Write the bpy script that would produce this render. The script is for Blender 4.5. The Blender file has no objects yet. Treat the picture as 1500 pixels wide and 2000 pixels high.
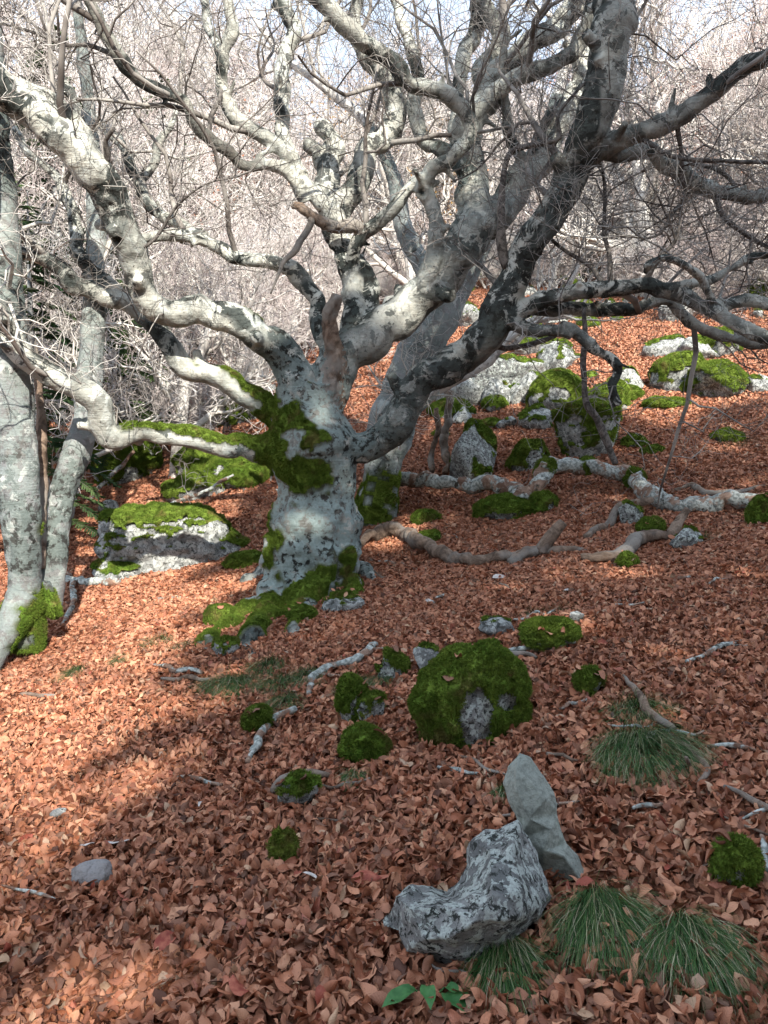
import bpy, bmesh, math, random
import numpy as np
from mathutils import Vector, Euler, Matrix, kdtree

R = math.radians
rng = np.random.default_rng(11)
random.seed(11)
sc = bpy.context.scene
col = sc.collection

# ------------------------------------------------------------------ terrain function (needed by the camera)
_k = np.array([(-80,-5),(-10,-0.5),(0,0),(2,.06),(6.5,.32),(8,.62),(11,1.65),(15,3.1),(18,4.2),(30,8.4),(60,18),(75,21),(100,21),(400,0)], float)
_ty = np.linspace(-80,400,4801)
_tp = np.interp(_ty,_k[:,0],_k[:,1])
_kk = np.exp(-np.linspace(-2.5,2.5,31)**2); _kk /= _kk.sum()
_tp = np.convolve(np.pad(_tp,15,mode='edge'),_kk,mode='valid')
def hgt(x, y):
    x = np.asarray(x,float); y = np.asarray(y,float)
    b = .030*np.sin(1.9*x+.7*y+.3)*np.sin(1.3*y-.5*x) + .018*np.sin(4.1*x-1.7*y)*np.sin(3.3*y+1.1) + .010*np.sin(7.7*x+2.1*y+1)*np.sin(6.9*y-3.1*x)
    far = .45*np.sin(.33*x+.2*y)*np.sin(.21*y-.13*x+1)*np.clip((y-14)/20,0,1)
    return np.interp(y,_ty,_tp) + .16*12*np.tanh(x/12) + b + far

# ------------------------------------------------------------------ camera, world, sun, exposure
F = 1500.0; PITCH = R(5.0)
EYE = Vector((0,0,float(hgt(0,0))+1.5))
cam = bpy.data.cameras.new('camera'); camo = bpy.data.objects.new('camera',cam); col.objects.link(camo)
camo.location = EYE; camo.rotation_euler = (R(90)-PITCH,0,0)
cam.sensor_fit = 'VERTICAL'; cam.sensor_height = 36; cam.lens = 36*F/2000
cam.clip_start = .05; cam.clip_end = 2000
sc.camera = camo

SUN_EL = R(35)
SUN_H = Vector((.30,-1,0)).normalized()          # horizontal direction towards the sun (behind the camera)
w = bpy.data.worlds.new('World'); sc.world = w; w.use_nodes = True
nt = w.node_tree; nt.nodes.clear()
sky = nt.nodes.new('ShaderNodeTexSky'); sky.sky_type = 'NISHITA'; sky.sun_disc = False
sky.sun_elevation = SUN_EL; sky.sun_rotation = math.atan2(SUN_H.x,SUN_H.y)
sky.air_density = 1.0; sky.dust_density = 3.0; sky.ozone_density = 1.0; sky.altitude = 900
bg = nt.nodes.new('ShaderNodeBackground'); bg.inputs[1].default_value = .15
wo = nt.nodes.new('ShaderNodeOutputWorld')
tc = nt.nodes.new('ShaderNodeTexCoord'); cn = nt.nodes.new('ShaderNodeTexNoise'); cn.inputs['Scale'].default_value = 2.2; cn.inputs['Detail'].default_value = 5
cr = nt.nodes.new('ShaderNodeMapRange'); cr.inputs[1].default_value = .3; cr.inputs[2].default_value = .7; cr.inputs[3].default_value = .45; cr.inputs[4].default_value = .85
mx = nt.nodes.new('ShaderNodeMix'); mx.data_type = 'RGBA'; mx.inputs[7].default_value = (4.5,5.2,6.2,1)      # thin high cloud veil
nt.links.new(tc.outputs['Generated'],cn.inputs['Vector']); nt.links.new(cn.outputs['Fac'],cr.inputs[0]); nt.links.new(cr.outputs[0],mx.inputs[0]); nt.links.new(sky.outputs[0],mx.inputs[6])
nt.links.new(mx.outputs[2],bg.inputs[0]); nt.links.new(bg.outputs[0],wo.inputs[0])
sl = bpy.data.lights.new('sun','SUN'); sl.energy = 5.0; sl.angle = R(.55); sl.color = (1,.93,.83)
so = bpy.data.objects.new('sun',sl); col.objects.link(so)
so.rotation_euler = (-(SUN_H*math.cos(SUN_EL)+Vector((0,0,math.sin(SUN_EL))))).to_track_quat('-Z','Y').to_euler()
so.location = (6,-20,20)
sc.view_settings.view_transform = 'Standard'; sc.view_settings.look = 'None'
sc.view_settings.exposure = 1.02; sc.view_settings.gamma = 1
sc.render.engine = 'CYCLES'
sc.cycles.max_bounces = 3; sc.cycles.diffuse_bounces = 2; sc.cycles.use_adaptive_sampling = True; sc.cycles.adaptive_threshold = .02; sc.cycles.transparent_max_bounces = 4
sc.cycles.use_denoising = True
try: sc.cycles.denoiser = 'OPENIMAGEDENOISE'
except Exception: pass

# ------------------------------------------------------------------ pixel helpers
fw = Vector((0,math.cos(PITCH),-math.sin(PITCH))); up = Vector((0,math.sin(PITCH),math.cos(PITCH))); rt = Vector((1,0,0))
def pdir(px,py): return fw + rt*((px-750)/F) - up*((py-1000)/F)
def pix(px,py,Y):
    d = pdir(px,py); return EYE + d*(Y/d.y)
def ghit(px,py):
    d = pdir(px,py); prev = .6
    Y = .6
    while Y < 90:
        p = EYE + d*(Y/d.y)
        if p.z < float(hgt(p.x,p.y)):
            a,b = prev,Y
            for _ in range(18):
                m = (a+b)/2; p = EYE+d*(m/d.y)
                if p.z < float(hgt(p.x,p.y)): b = m
                else: a = m
            p = EYE+d*(b/d.y)
            return Vector((p.x,p.y,float(hgt(p.x,p.y))))
        prev = Y; Y += .1 if Y < 15 else .4
    return EYE+d*(40/d.y)
def gnormal(x,y,e=.15):
    return Vector((-(float(hgt(x+e,y))-float(hgt(x-e,y)))/(2*e), -(float(hgt(x,y+e))-float(hgt(x,y-e)))/(2*e),1)).normalized()

# ------------------------------------------------------------------ numpy noise
def _hash(ix,iy,iz,s):
    h = (ix*374761393 + iy*668265263 + iz*2147483647 + s*1274126177) & 0xffffffff
    h = ((h ^ (h>>13))*1103515245) & 0xffffffff
    h = ((h ^ (h>>16))*2654435761) & 0xffffffff
    return ((h ^ (h>>15)) & 0xffff)/65535.0
def vn(P,scale,seed=0):
    P = np.asarray(P)*scale + 1000.0
    I = np.floor(P).astype(np.int64); f = P-I; f = f*f*(3-2*f)
    o = 0
    for dx in (0,1):
        for dy in (0,1):
            for dz in (0,1):
                wgt = (f[:,0] if dx else 1-f[:,0])*(f[:,1] if dy else 1-f[:,1])*(f[:,2] if dz else 1-f[:,2])
                o = o + wgt*_hash(I[:,0]+dx,I[:,1]+dy,I[:,2]+dz,seed)
    return o*2-1
def fbm(P,scale,seed=0,oct=3):
    o = 0; a = 1; t = 0
    for i in range(oct):
        o = o + a*vn(P,scale*2**i,seed+i*7); t += a; a *= .5
    return o/t
def sstep(a,b,x):
    t = np.clip((x-a)/(b-a),0,1); return t*t*(3-2*t)

# ------------------------------------------------------------------ object helpers
def link(name,me,mat=None,parent=None):
    o = bpy.data.objects.new(name,me); col.objects.link(o)
    if mat is not None and me is not None: me.materials.clear(); me.materials.append(mat)
    if parent is not None: o.parent = parent
    return o
def mesh(name,V,Fc,smooth=True):
    me = bpy.data.meshes.new(name)
    V = np.asarray(V,dtype=np.float32)
    if isinstance(Fc,np.ndarray):
        n,k = Fc.shape
        me.vertices.add(len(V)); me.vertices.foreach_set('co',V.ravel())
        me.loops.add(n*k); me.loops.foreach_set('vertex_index',Fc.astype(np.int32).ravel())
        me.polygons.add(n); me.polygons.foreach_set('loop_start',np.arange(0,n*k,k,dtype=np.int32))
        me.update(calc_edges=True); me.validate()
    else:
        me.from_pydata(V.tolist(),[],[list(map(int,f)) for f in Fc]); me.update()
    if smooth: me.polygons.foreach_set('use_smooth',[True]*len(me.polygons))
    return me
def tag(o,label=None,cat=None,group=None,kind=None):
    if label: o['label'] = label
    if cat: o['category'] = cat
    if group: o['group'] = group
    if kind: o['kind'] = kind
    return o
def empty(name,loc=(0,0,0)):
    o = bpy.data.objects.new(name,None); col.objects.link(o); o.location = loc; o.empty_display_size = .2
    return o
def vattr(me,name,a):
    at = me.attributes.new(name,'FLOAT','POINT'); at.data.foreach_set('value',np.asarray(a,dtype=np.float32))
def coords(me):
    a = np.empty(len(me.vertices)*3,np.float32); me.vertices.foreach_get('co',a); return a.reshape(-1,3).astype(float)
def normals(me):
    a = np.empty(len(me.vertices)*3,np.float32); me.vertices.foreach_get('normal',a); return a.reshape(-1,3).astype(float)

# ------------------------------------------------------------------ materials
class M:
    def __init__(s,name):
        s.m = bpy.data.materials.new(name); s.m.use_nodes = True; s.t = s.m.node_tree
        s.b = s.t.nodes['Principled BSDF']; s.L = s.t.links
        s.b.inputs['Specular IOR Level'].default_value = .25
    def n(s,ty,**k):
        x = s.t.nodes.new(ty)
        for a,v in k.items(): setattr(x,a,v)
        return x
    def coord(s,which='Object',offset=True):
        c = s.n('ShaderNodeTexCoord').outputs[which]
        if not offset: return c
        oi = s.n('ShaderNodeObjectInfo'); mu = s.n('ShaderNodeVectorMath',operation='MULTIPLY_ADD')
        s.L.new(oi.outputs['Random'],mu.inputs[0]); mu.inputs[1].default_value = (37,53,71); s.L.new(c,mu.inputs[2])
        return mu.outputs[0]
    def pos(s): return s.n('ShaderNodeNewGeometry').outputs['Position']
    def noise(s,v,scale,detail=4,rough=.55,dist=0):
        x = s.n('ShaderNodeTexNoise'); x.inputs['Scale'].default_value = scale; x.inputs['Detail'].default_value = detail
        x.inputs['Roughness'].default_value = rough; x.inputs['Distortion'].default_value = dist; s.L.new(v,x.inputs['Vector']); return x.outputs['Fac']
    def vor(s,v,scale,feature='F1',out='Distance'):
        x = s.n('ShaderNodeTexVoronoi'); x.feature = feature; x.inputs['Scale'].default_value = scale; s.L.new(v,x.inputs['Vector']); return x.outputs[out]
    def ramp(s,f,stops,interp='LINEAR'):
        x = s.n('ShaderNodeValToRGB'); x.color_ramp.interpolation = interp; e = x.color_ramp.elements
        while len(e) < len(stops): e.new(.5)
        for i,(p,c) in enumerate(stops): e[i].position = p; e[i].color = (*c,1) if len(c)==3 else c
        s.L.new(f,x.inputs[0]); return x.outputs[0]
    def mr(s,f,a,b,c=0,d=1):
        x = s.n('ShaderNodeMapRange'); x.interpolation_type = 'SMOOTHSTEP'
        for i,v in enumerate((a,b,c,d)): x.inputs[i+1].default_value = v
        s.L.new(f,x.inputs[0]); return x.outputs[0]
    def mix(s,f,a,b,mode='MIX'):
        x = s.n('ShaderNodeMix',data_type='RGBA',blend_type=mode)
        for sock,v in ((x.inputs[0],f),(x.inputs[6],a),(x.inputs[7],b)):
            if isinstance(v,(int,float)): sock.default_value = v
            elif isinstance(v,tuple): sock.default_value = (*v,1)
            else: s.L.new(v,sock)
        return x.outputs[2]
    def math(s,op,a,b):
        x = s.n('ShaderNodeMath',operation=op)
        for i,v in enumerate((a,b)):
            if isinstance(v,(int,float)): x.inputs[i].default_value = v
            else: s.L.new(v,x.inputs[i])
        return x.outputs[0]
    def attr(s,name):
        x = s.n('ShaderNodeAttribute'); x.attribute_name = name; return x.outputs['Fac']
    def map(s,v,scale):
        x = s.n('ShaderNodeMapping'); x.inputs['Scale'].default_value = scale; s.L.new(v,x.inputs[0]); return x.outputs[0]
    def bump(s,h,strength=.3,dist=.01):
        x = s.n('ShaderNodeBump'); x.inputs['Strength'].default_value = strength; x.inputs['Distance'].default_value = dist
        s.L.new(h,x.inputs['Height']); s.L.new(x.outputs[0],s.b.inputs['Normal'])
    def done(s,colr,rough=.85):
        if isinstance(colr,tuple): s.b.inputs['Base Color'].default_value = (*colr,1)
        else: s.L.new(colr,s.b.inputs['Base Color'])
        s.b.inputs['Roughness'].default_value = rough
        return s.m

def bark_mat(name,pale,mid,dark_amt=.5,attrs=False):
    m = M(name); p = m.pos()
    big = m.noise(p,2.2,3); fine = m.noise(p,38,5,.7); med = m.noise(p,9,5,.6)
    c = m.mix(m.mr(big,.38,.64),mid,pale)
    c = m.mix(m.mr(med,.48,.64,0,.55),c,(.20,.21,.195))
    c = m.mix(m.mr(fine,.54,.72,0,.4),c,(.62,.63,.58)); c = m.mix(m.mr(m.noise(p,26,4,.7),.52,.66,0,.5),c,(.17,.165,.145))
    # crusty pale lichen blotches with crisp edges
    li = m.noise(p,5.5,6,.62,.3)
    c = m.mix(m.mr(li,.56,.585,0,.6),c,(.60,.64,.60))
    # sooty black lichen, in clusters of small ragged spots
    z = m.math('MULTIPLY',m.mr(m.noise(p,1.7,2),.43,.56),m.mr(m.noise(p,8,6,.70,.4),.51,.55))
    sp = m.math('MULTIPLY',m.mr(m.noise(p,30,3,.6),.63,.67),m.mr(m.noise(p,3.1,2),.45,.6))
    c = m.mix(m.math('MULTIPLY',m.math('MAXIMUM',z,sp),dark_amt),c,(.035,.036,.034))
    if attrs:
        c = m.mix(m.math('MULTIPLY',m.attr('dim'),m.mr(m.noise(p,4,5,.65,.3),.34,.60,.35,1)),c,(.085,.078,.066))  # darker brown bark; on the old beech it carries painted shade too
        c = m.mix(m.math('MULTIPLY',m.attr('black'),m.mr(m.noise(p,6,6,.72,.6),.44,.50)),c,(.020,.021,.018))
        tl = m.math('MULTIPLY',m.attr('lichen'),m.mr(m.noise(p,16,6,.65),.42,.52))
        c = m.mix(tl,c,m.mix(m.noise(p,45,3),(.13,.18,.17),(.36,.43,.405)))
        ms = m.math('MULTIPLY',m.attr('moss'),m.mr(m.noise(p,14,5,.6),.30,.48))
        c = m.mix(ms,c,m.mix(m.noise(p,60,3,.7),(.028,.045,.009),(.085,.105,.022)))
    ring = m.noise(m.map(p,(6,6,70)),1.0,3,.6)
    hgt_ = m.math('ADD',m.math('MULTIPLY',fine,.6),m.math('MULTIPLY',ring,.5))
    hgt_ = m.math('ADD',hgt_,m.math('MULTIPLY',li,.8))
    m.bump(hgt_,.9,.016)
    return m.done(c,.88)
MAT = {}
MAT['bark'] = bark_mat('beech_bark',(.66,.66,.58),(.35,.355,.315),.95,True)
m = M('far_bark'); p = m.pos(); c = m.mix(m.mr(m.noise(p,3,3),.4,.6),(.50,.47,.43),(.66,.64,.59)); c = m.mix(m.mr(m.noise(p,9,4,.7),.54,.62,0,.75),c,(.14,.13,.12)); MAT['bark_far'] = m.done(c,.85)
MAT['bark_gray'] = bark_mat('grey_bark',(.36,.37,.37),(.20,.21,.215),.9,True)

m = M('twig_bark'); p = m.pos(); MAT['twig'] = m.done(m.mix(m.mr(m.noise(p,3,2),.35,.65),(.10,.085,.075),(.34,.32,.29)),.8)
m = M('far_twig'); p = m.pos()
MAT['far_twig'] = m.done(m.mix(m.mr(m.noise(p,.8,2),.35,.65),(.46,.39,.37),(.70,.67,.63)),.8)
m = M('dead_wood'); p = m.coord()
g = m.noise(p,7,6,.7,1.5); g2 = m.noise(p,40,4,.7)
c = m.mix(m.mr(g,.35,.65),(.085,.058,.042),(.27,.20,.15)); c = m.mix(m.mr(m.noise(p,3,3),.45,.6,0,.8),c,(.25,.235,.21)); c = m.mix(m.mr(g2,.55,.7,0,.5),c,(.06,.045,.035))
m.bump(m.math('ADD',g,g2),.7,.01); MAT['dead'] = m.done(c,.9)
m = M('weathered_log'); p = m.coord()
g = m.noise(p,5,6,.7,1.0); g2 = m.noise(p,40,4,.7); l = m.noise(p,6,6,.65,.4)
c = m.mix(m.mr(g,.4,.62),(.15,.085,.058),(.36,.25,.185)); c = m.mix(m.mr(l,.45,.51),c,m.mix(m.mr(m.noise(p,40,4),.35,.65),(.19,.21,.195),(.50,.53,.49))); c = m.mix(m.mr(m.noise(p,12,6,.7),.58,.64),c,(.05,.045,.035))
m.bump(m.math('ADD',g,g2),.7,.012); MAT['log'] = m.done(c,.9)

m = M('grey_dead_wood'); p = m.pos()
g = m.noise(p,20,6,.7,1.0); c = m.mix(m.mr(g,.38,.62),(.045,.040,.036),(.17,.155,.14)); m.bump(g,.8,.01); MAT['deadgray'] = m.done(c,.9)
def rock_mat(name,a,b,lich,dark,lt=.53,k=1.0):
    m = M(name); p = m.coord(); p = m.map(p,(k,k,k))
    big = m.noise(p,3,4); c = m.mix(m.mr(big,.35,.65),a,b)
    gr = m.noise(p,55,5,.75); c = m.mix(m.mr(gr,.45,.7,0,.6),c,tuple(x*.45 for x in a))
    l = m.noise(p,9,7,.68,.35); c = m.mix(m.mr(l,lt,lt+.03,0,.85),c,m.mix(m.mr(gr,.4,.6),lich,tuple(x*.72 for x in lich)))
    d = m.noise(p,17,6,.72,.5); c = m.mix(m.mr(d,.53,.58,0,dark),c,(.035,.04,.036))
    hh = m.math('ADD',m.math('MULTIPLY',gr,.5),m.math('ADD',l,m.math('MULTIPLY',m.noise(p,6,8,.7),1.6)))
    m.bump(hh,.8,.02); return m.done(c,.9)
MAT['rock'] = rock_mat('lichen_rock',(.16,.165,.16),(.33,.335,.32),(.60,.66,.61),1.0,.50,2.6)
MAT['rock_pale'] = rock_mat('pale_rock',(.17,.18,.175),(.34,.35,.335),(.54,.565,.535),.85,.50,1.5)  # second stone tone: slightly paler base grey, broader pattern
MAT['slab'] = rock_mat('slab_stone',(.23,.255,.225),(.32,.345,.30),(.38,.43,.37),.25,.60)
MAT['slate'] = rock_mat('slate_stone',(.24,.235,.235),(.33,.32,.32),(.42,.41,.40),.1,.64)

m = M('moss'); p = m.pos(); oi = m.n('ShaderNodeObjectInfo').outputs['Random']
c = m.mix(m.mr(m.noise(p,7,3),.35,.65),(.075,.145,.018),(.17,.26,.04)); c = m.mix(m.mr(m.noise(p,60,3,.7),.4,.7),c,(.05,.08,.014))
c = m.mix(m.math('MULTIPLY',oi,.5),c,(.20,.25,.045)); c = m.mix(m.mr(m.noise(p,5,5,.65),.54,.68,0,.75),c,(.17,.135,.05)); m.bump(m.noise(p,140,4,.7),.9,.01)
MAT['moss'] = m.done(c,.95); m.b.inputs['Specular IOR Level'].default_value = .05

m = M('dry_beech_leaf'); oi = m.n('ShaderNodeObjectInfo').outputs['Random']; r_ = m.math('FRACT',m.math('ADD',oi,m.attr('lrand')),0)
c = m.ramp(r_,[(0,(.075,.032,.020)),(.10,(.19,.070,.040)),(.35,(.32,.118,.062)),(.60,(.43,.168,.090)),(.80,(.54,.235,.130)),(.93,(.62,.31,.18)),(.955,(.30,.06,.04)),(.975,(.56,.36,.22)),(1,(.40,.28,.20))])
uv = m.n('ShaderNodeUVMap').outputs[0]; sx = m.n('ShaderNodeSeparateXYZ'); m.L.new(uv,sx.inputs[0])
av = m.math('ABSOLUTE',sx.outputs[1],0)
vein = m.math('SINE',m.math('MULTIPLY',m.math('SUBTRACT',sx.outputs[0],m.math('MULTIPLY',av,.22)),58),0)
c = m.mix(m.math('MULTIPLY',m.mr(vein,.3,1),.06),c,(.10,.045,.028))
geo = m.n('ShaderNodeNewGeometry'); c = m.mix(m.math('MULTIPLY',geo.outputs['Backfacing'],.22),c,(.46,.28,.185))
sp = m.noise(geo.outputs['Position'],90,3,.6); c = m.mix(m.mr(sp,.60,.70,0,.5),c,(.10,.045,.03))
m.bump(vein,.25,.0012)
MAT['leaf'] = m.done(c,.62); m.b.inputs['Specular IOR Level'].default_value = .3

m = M('leafy_soil'); p = m.pos()
v = m.vor(p,26,'F1','Color'); sxx = m.n('ShaderNodeSeparateXYZ'); m.L.new(v,sxx.inputs[0])
c = m.ramp(sxx.outputs[0],[(0,(.06,.03,.02)),(.4,(.20,.09,.052)),(.8,(.34,.16,.09)),(1,(.44,.23,.14))])
c = m.mix(m.mr(m.noise(p,.35,3),.52,.66,0,.55),c,(.13,.12,.07)); c = m.mix(m.mr(m.noise(p,2.2,4),.55,.7,0,.4),c,(.10,.055,.04))
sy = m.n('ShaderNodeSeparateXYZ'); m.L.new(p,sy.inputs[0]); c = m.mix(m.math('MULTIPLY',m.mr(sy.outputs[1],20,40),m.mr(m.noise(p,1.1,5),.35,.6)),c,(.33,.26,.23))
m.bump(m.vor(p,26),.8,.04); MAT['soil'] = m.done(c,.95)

m = M('grass_blade'); oi = m.attr('lrand'); c = m.ramp(oi,[(0,(.018,.050,.016)),(.5,(.040,.105,.026)),(.82,(.085,.16,.04)),(.93,(.28,.25,.13)),(1,(.40,.36,.24))]); MAT['grass'] = m.done(c,.6)
m = M('green_leaf'); MAT['green'] = m.done(m.mix(m.mr(m.noise(m.pos(),40,3),.3,.7),(.035,.12,.035),(.07,.19,.06)),.5)
m = M('spruce_needles'); MAT['needle'] = m.done(m.mix(m.mr(m.noise(m.pos(),2.5,3),.35,.65),(.025,.060,.022),(.09,.14,.05)),.8)
m = M('autumn_leaf_gold'); MAT['gold'] = m.done(m.mix(m.mr(m.noise(m.pos(),3,3),.35,.65),(.50,.22,.06),(.60,.42,.13)),.7)
m = M('autumn_leaf_rust'); MAT['rust'] = m.done(m.mix(m.mr(m.noise(m.pos(),3,3),.35,.65),(.36,.13,.075),(.50,.24,.14)),.7)
m = M('red_leaf'); MAT['redleaf'] = m.done(m.mix(m.mr(m.noise(m.pos(),60,3),.3,.7),(.24,.05,.035),(.40,.13,.08)),.6)
m = M('bleached_leaf'); MAT['paleleaf'] = m.done(m.mix(m.mr(m.noise(m.pos(),60,3),.3,.7),(.46,.42,.39),(.62,.58,.54)),.7)

# ------------------------------------------------------------------ tubes
def catmull(P,step):
    P = np.asarray(P,float); n = len(P)
    E = np.vstack([2*P[0]-P[1],P,2*P[-1]-P[-2]]); out = []
    for i in range(n-1):
        p0,p1,p2,p3 = E[i:i+4]
        k = max(2,int(np.linalg.norm(p2[:3]-p1[:3])/step)+1)
        t = np.linspace(0,1,k,endpoint=False)[:,None]
        out.append(.5*((2*p1)+(-p0+p2)*t+(2*p0-5*p1+4*p2-p3)*t**2+(-p0+3*p1-3*p2+p3)*t**3))
    out.append(P[-1:]); return np.vstack(out)
def tube(P,rad,sides,jit=0,seed=0):
    P = np.asarray(P,float); n = len(P)
    T = np.gradient(P,axis=0); T /= np.linalg.norm(T,axis=1)[:,None]+1e-9
    ref = np.array([.31,.22,.93]) if abs(T[0][2]) < .8 else np.array([.9,.3,.1])
    U = np.empty_like(T); u = ref-T[0]*np.dot(ref,T[0]); u /= np.linalg.norm(u)
    for i in range(n):
        u = u-T[i]*np.dot(u,T[i]); u /= np.linalg.norm(u)+1e-9; U[i] = u
    W = np.cross(T,U)
    a = np.arange(sides)*2*math.pi/sides
    rr = np.asarray(rad)[:,None]*np.ones((1,sides))
    if jit:
        q = np.stack([np.cos(a)[None]*1.3+np.zeros((n,1)),np.sin(a)[None]*1.3+np.zeros((n,1)),np.arange(n)[:,None]*.12+np.zeros((1,sides))],-1).reshape(-1,3)
        rr = rr*(1+jit*vn(q+seed*3.7,1.0,seed).reshape(n,sides))
    V = P[:,None]+rr[...,None]*(np.cos(a)[None,:,None]*U[:,None]+np.sin(a)[None,:,None]*W[:,None])
    V = V.reshape(-1,3)
    i = np.arange(n-1)[:,None]*sides; j = np.arange(sides)[None]; j2 = (j+1)%sides
    Q = np.stack([i+j,i+j2,i+sides+j2,i+sides+j],-1).reshape(-1,4)
    return V,Q
class Pile:
    """collects tubes into one mesh; end caps are closed to a point"""
    def __init__(s): s.V=[]; s.Q=[]; s.T=[]; s.n=0
    def tube(s,P,rad,sides=8,jit=0,seed=0,cap=True):
        V,Q = tube(P,rad,sides,jit,seed); b = s.n; m_ = len(V)
        s.V.append(V); s.Q.append(Q+b); s.n += m_
        if cap:
            n = len(P); s.V.append(np.vstack([P[0],P[-1]])); c0,c1 = s.n,s.n+1; s.n += 2
            j = np.arange(sides); j2 = (j+1)%sides; o = b+(n-1)*sides
            s.T.append(np.stack([b+j2,b+j,np.full(sides,c0)],-1)); s.T.append(np.stack([o+j,o+j2,np.full(sides,c1)],-1))
    def mesh(s,name):
        V = np.vstack(s.V); Q = np.vstack(s.Q); me = bpy.data.meshes.new(name)
        T = np.vstack(s.T) if s.T else np.zeros((0,3),int)
        me.vertices.add(len(V)); me.vertices.foreach_set('co',V.astype(np.float32).ravel())
        nl = Q.size+T.size; me.loops.add(nl)
        me.loops.foreach_set('vertex_index',np.concatenate([Q.ravel(),T.ravel()]).astype(np.int32))
        me.polygons.add(len(Q)+len(T))
        me.polygons.foreach_set('loop_start',np.concatenate([np.arange(len(Q))*4,Q.size+np.arange(len(T))*3]).astype(np.int32))
        me.update(calc_edges=True); me.polygons.foreach_set('use_smooth',[True]*len(me.polygons))
        return me

def grow(out,p,d,r,L,lvl,maxl,g,kids=(6,6,5,4),upw=.25,wob=.35,taper=.45,nseg=6):
    """random bare branch with children; out gets (points, radii, level)"""
    pts=[p.copy()]; rad=[r]; d = d/np.linalg.norm(d); st = L/nseg
    for i in range(nseg):
        d = d+g.normal(0,wob,3)*(.6+.4*min(lvl,2)); d[2] += upw*.25; d /= np.linalg.norm(d)
        p = p+d*st; pts.append(p.copy()); rad.append(r*(1-(1-taper)*(i+1)/nseg))
    out.append((np.array(pts),np.array(rad),lvl))
    if lvl >= maxl: return
    k = kids[min(lvl,len(kids)-1)]
    for i in range(k):
        t = nseg*(.25+.75*(i+g.random())/k); a = min(int(t),nseg-1); f = min(t-a,1)
        q = pts[a]*(1-f)+pts[a+1]*f; dd = pts[a+1]-pts[a]; dd /= np.linalg.norm(dd)
        s = g.normal(0,1,3); s -= dd*np.dot(s,dd); s /= np.linalg.norm(s)
        nd = dd*(.45+.5*g.random())+s*(.6+.5*g.random()); nd[2] += upw*.5
        rr = (rad[a]*(1-f)+rad[a+1]*f)
        grow(out,q,nd,rr*(.45+.25*g.random()),L*(.45+.25*g.random()),lvl+1,maxl,g,kids,upw,wob,taper,max(4,nseg-1))

# ------------------------------------------------------------------ ground sheet
def axis(n,near,far,lo):
    u = np.linspace(-1,1,n); k = 4.2
    return lo+np.sinh(u*k)/math.sinh(k)*far
gx = axis(341,0,220,0.0); gy = np.concatenate([np.linspace(-60,-3,40,endpoint=False),np.linspace(-3,14,230,endpoint=False),14+np.linspace(0,1,150)**2*286])
X,Yg = np.meshgrid(gx,gy); Z = hgt(X,Yg)
nx,ny = len(gx),len(gy)
ii = (np.arange(ny-1)[:,None]*nx+np.arange(nx-1)[None]).ravel()
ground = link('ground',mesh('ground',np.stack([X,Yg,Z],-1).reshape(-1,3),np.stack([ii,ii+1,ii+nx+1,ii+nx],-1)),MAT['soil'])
tag(ground,'leaf covered hillside rising to the right','ground',kind='structure')

# ------------------------------------------------------------------ the old pollard beech, limb by limb: (x, y, width) in photo pixels, depth in metres
BR = {}
def B(name,parent,dY,pts,Y0=None,pw=1.0,kind='limb'):
    xy = np.array(pts,float); dl = np.r_[0,np.cumsum(np.hypot(*np.diff(xy[:,:2],axis=0).T))]; t = (dl/dl[-1])**pw
    if parent:
        q = BR[parent]; k = np.argmin(np.hypot(q['xy'][:,0]-xy[0,0],q['xy'][:,1]-xy[0,1])); Y0 = q['Y'][k]
    Ys = Y0+dY*t
    if kind == 'root': Ys = np.array([Y0-.12]+[ghit(a,b+.12*wd).y for a,b,wd in pts[1:]])
    thinf = .455 if kind in ('trunk','root') else .375
    P = np.array([[*pix(a,b,y),wd*thinf*y/F] for (a,b,wd),y in zip(xy,Ys)])
    S = catmull(P,.05)
    if kind != 'trunk':      # small kinks in the growth
        hsh = sum(map(ord,name)); env = np.clip(np.arange(len(S))*.05/.3,0,1)*np.minimum(S[:,3],.09)*.75
        for ax in range(3): S[:,ax] += env*(vn(S[:,:3],3.2,hsh+ax*11)+.5*vn(S[:,:3],7.5,hsh+ax*17))
    # same resampling for the pixels and depths (children look their start up here)
    C = catmull(np.c_[xy[:,:2]/300.0,np.zeros(len(xy)),Ys],.05)
    BR[name] = dict(xy=C[:,:2]*300,Y=C[:,3],S=S,kind=kind,minw=xy[:,2].min())
TY = 6.5
B('trunk',None,0,[(590,1235,200),(602,1150,196),(615,1080,194),(622,1000,180),(622,940,182),(612,885,196),(603,840,168),(598,790,142),(600,750,128)],TY,kind='trunk')
B('root1','trunk',-.35,[(575,1130,90),(535,1180,66),(505,1222,52),(494,1258,42),(496,1290,26)],kind='root')
B('root2','trunk',-.25,[(570,1130,80),(510,1180,56),(465,1208,46),(430,1235,38),(395,1270,22)],kind='root')
B('root3','trunk',-.30,[(635,1110,90),(672,1150,46),(705,1185,34),(725,1210,18)],kind='root')
B('root4','trunk',.2,[(645,1070,90),(680,1105,56),(730,1135,26)],kind='root')
B('root5','trunk',.25,[(565,1070,90),(535,1115,56),(480,1140,26)],kind='root')
B('root6','trunk',-.45,[(600,1140,100),(590,1200,64),(578,1235,36),(572,1256,18)],kind='root')
B('A','trunk',-1.5,[(600,790,110),(578,735,96),(540,690,86),(490,652,80),(440,624,74),(390,612,70),(340,612,70),(302,598,72),(266,560,75),(246,505,78),(228,445,78),(212,398,82),(186,340,88),(150,288,96),(100,242,92),(40,205,88),(-30,165,84),(-150,100,70),(-260,20,55)])
B('Ab','A',-.3,[(190,335,44),(160,250,36),(130,215,33),(90,185,30),(40,160,28),(-20,130,26),(-120,70,20)])
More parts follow.
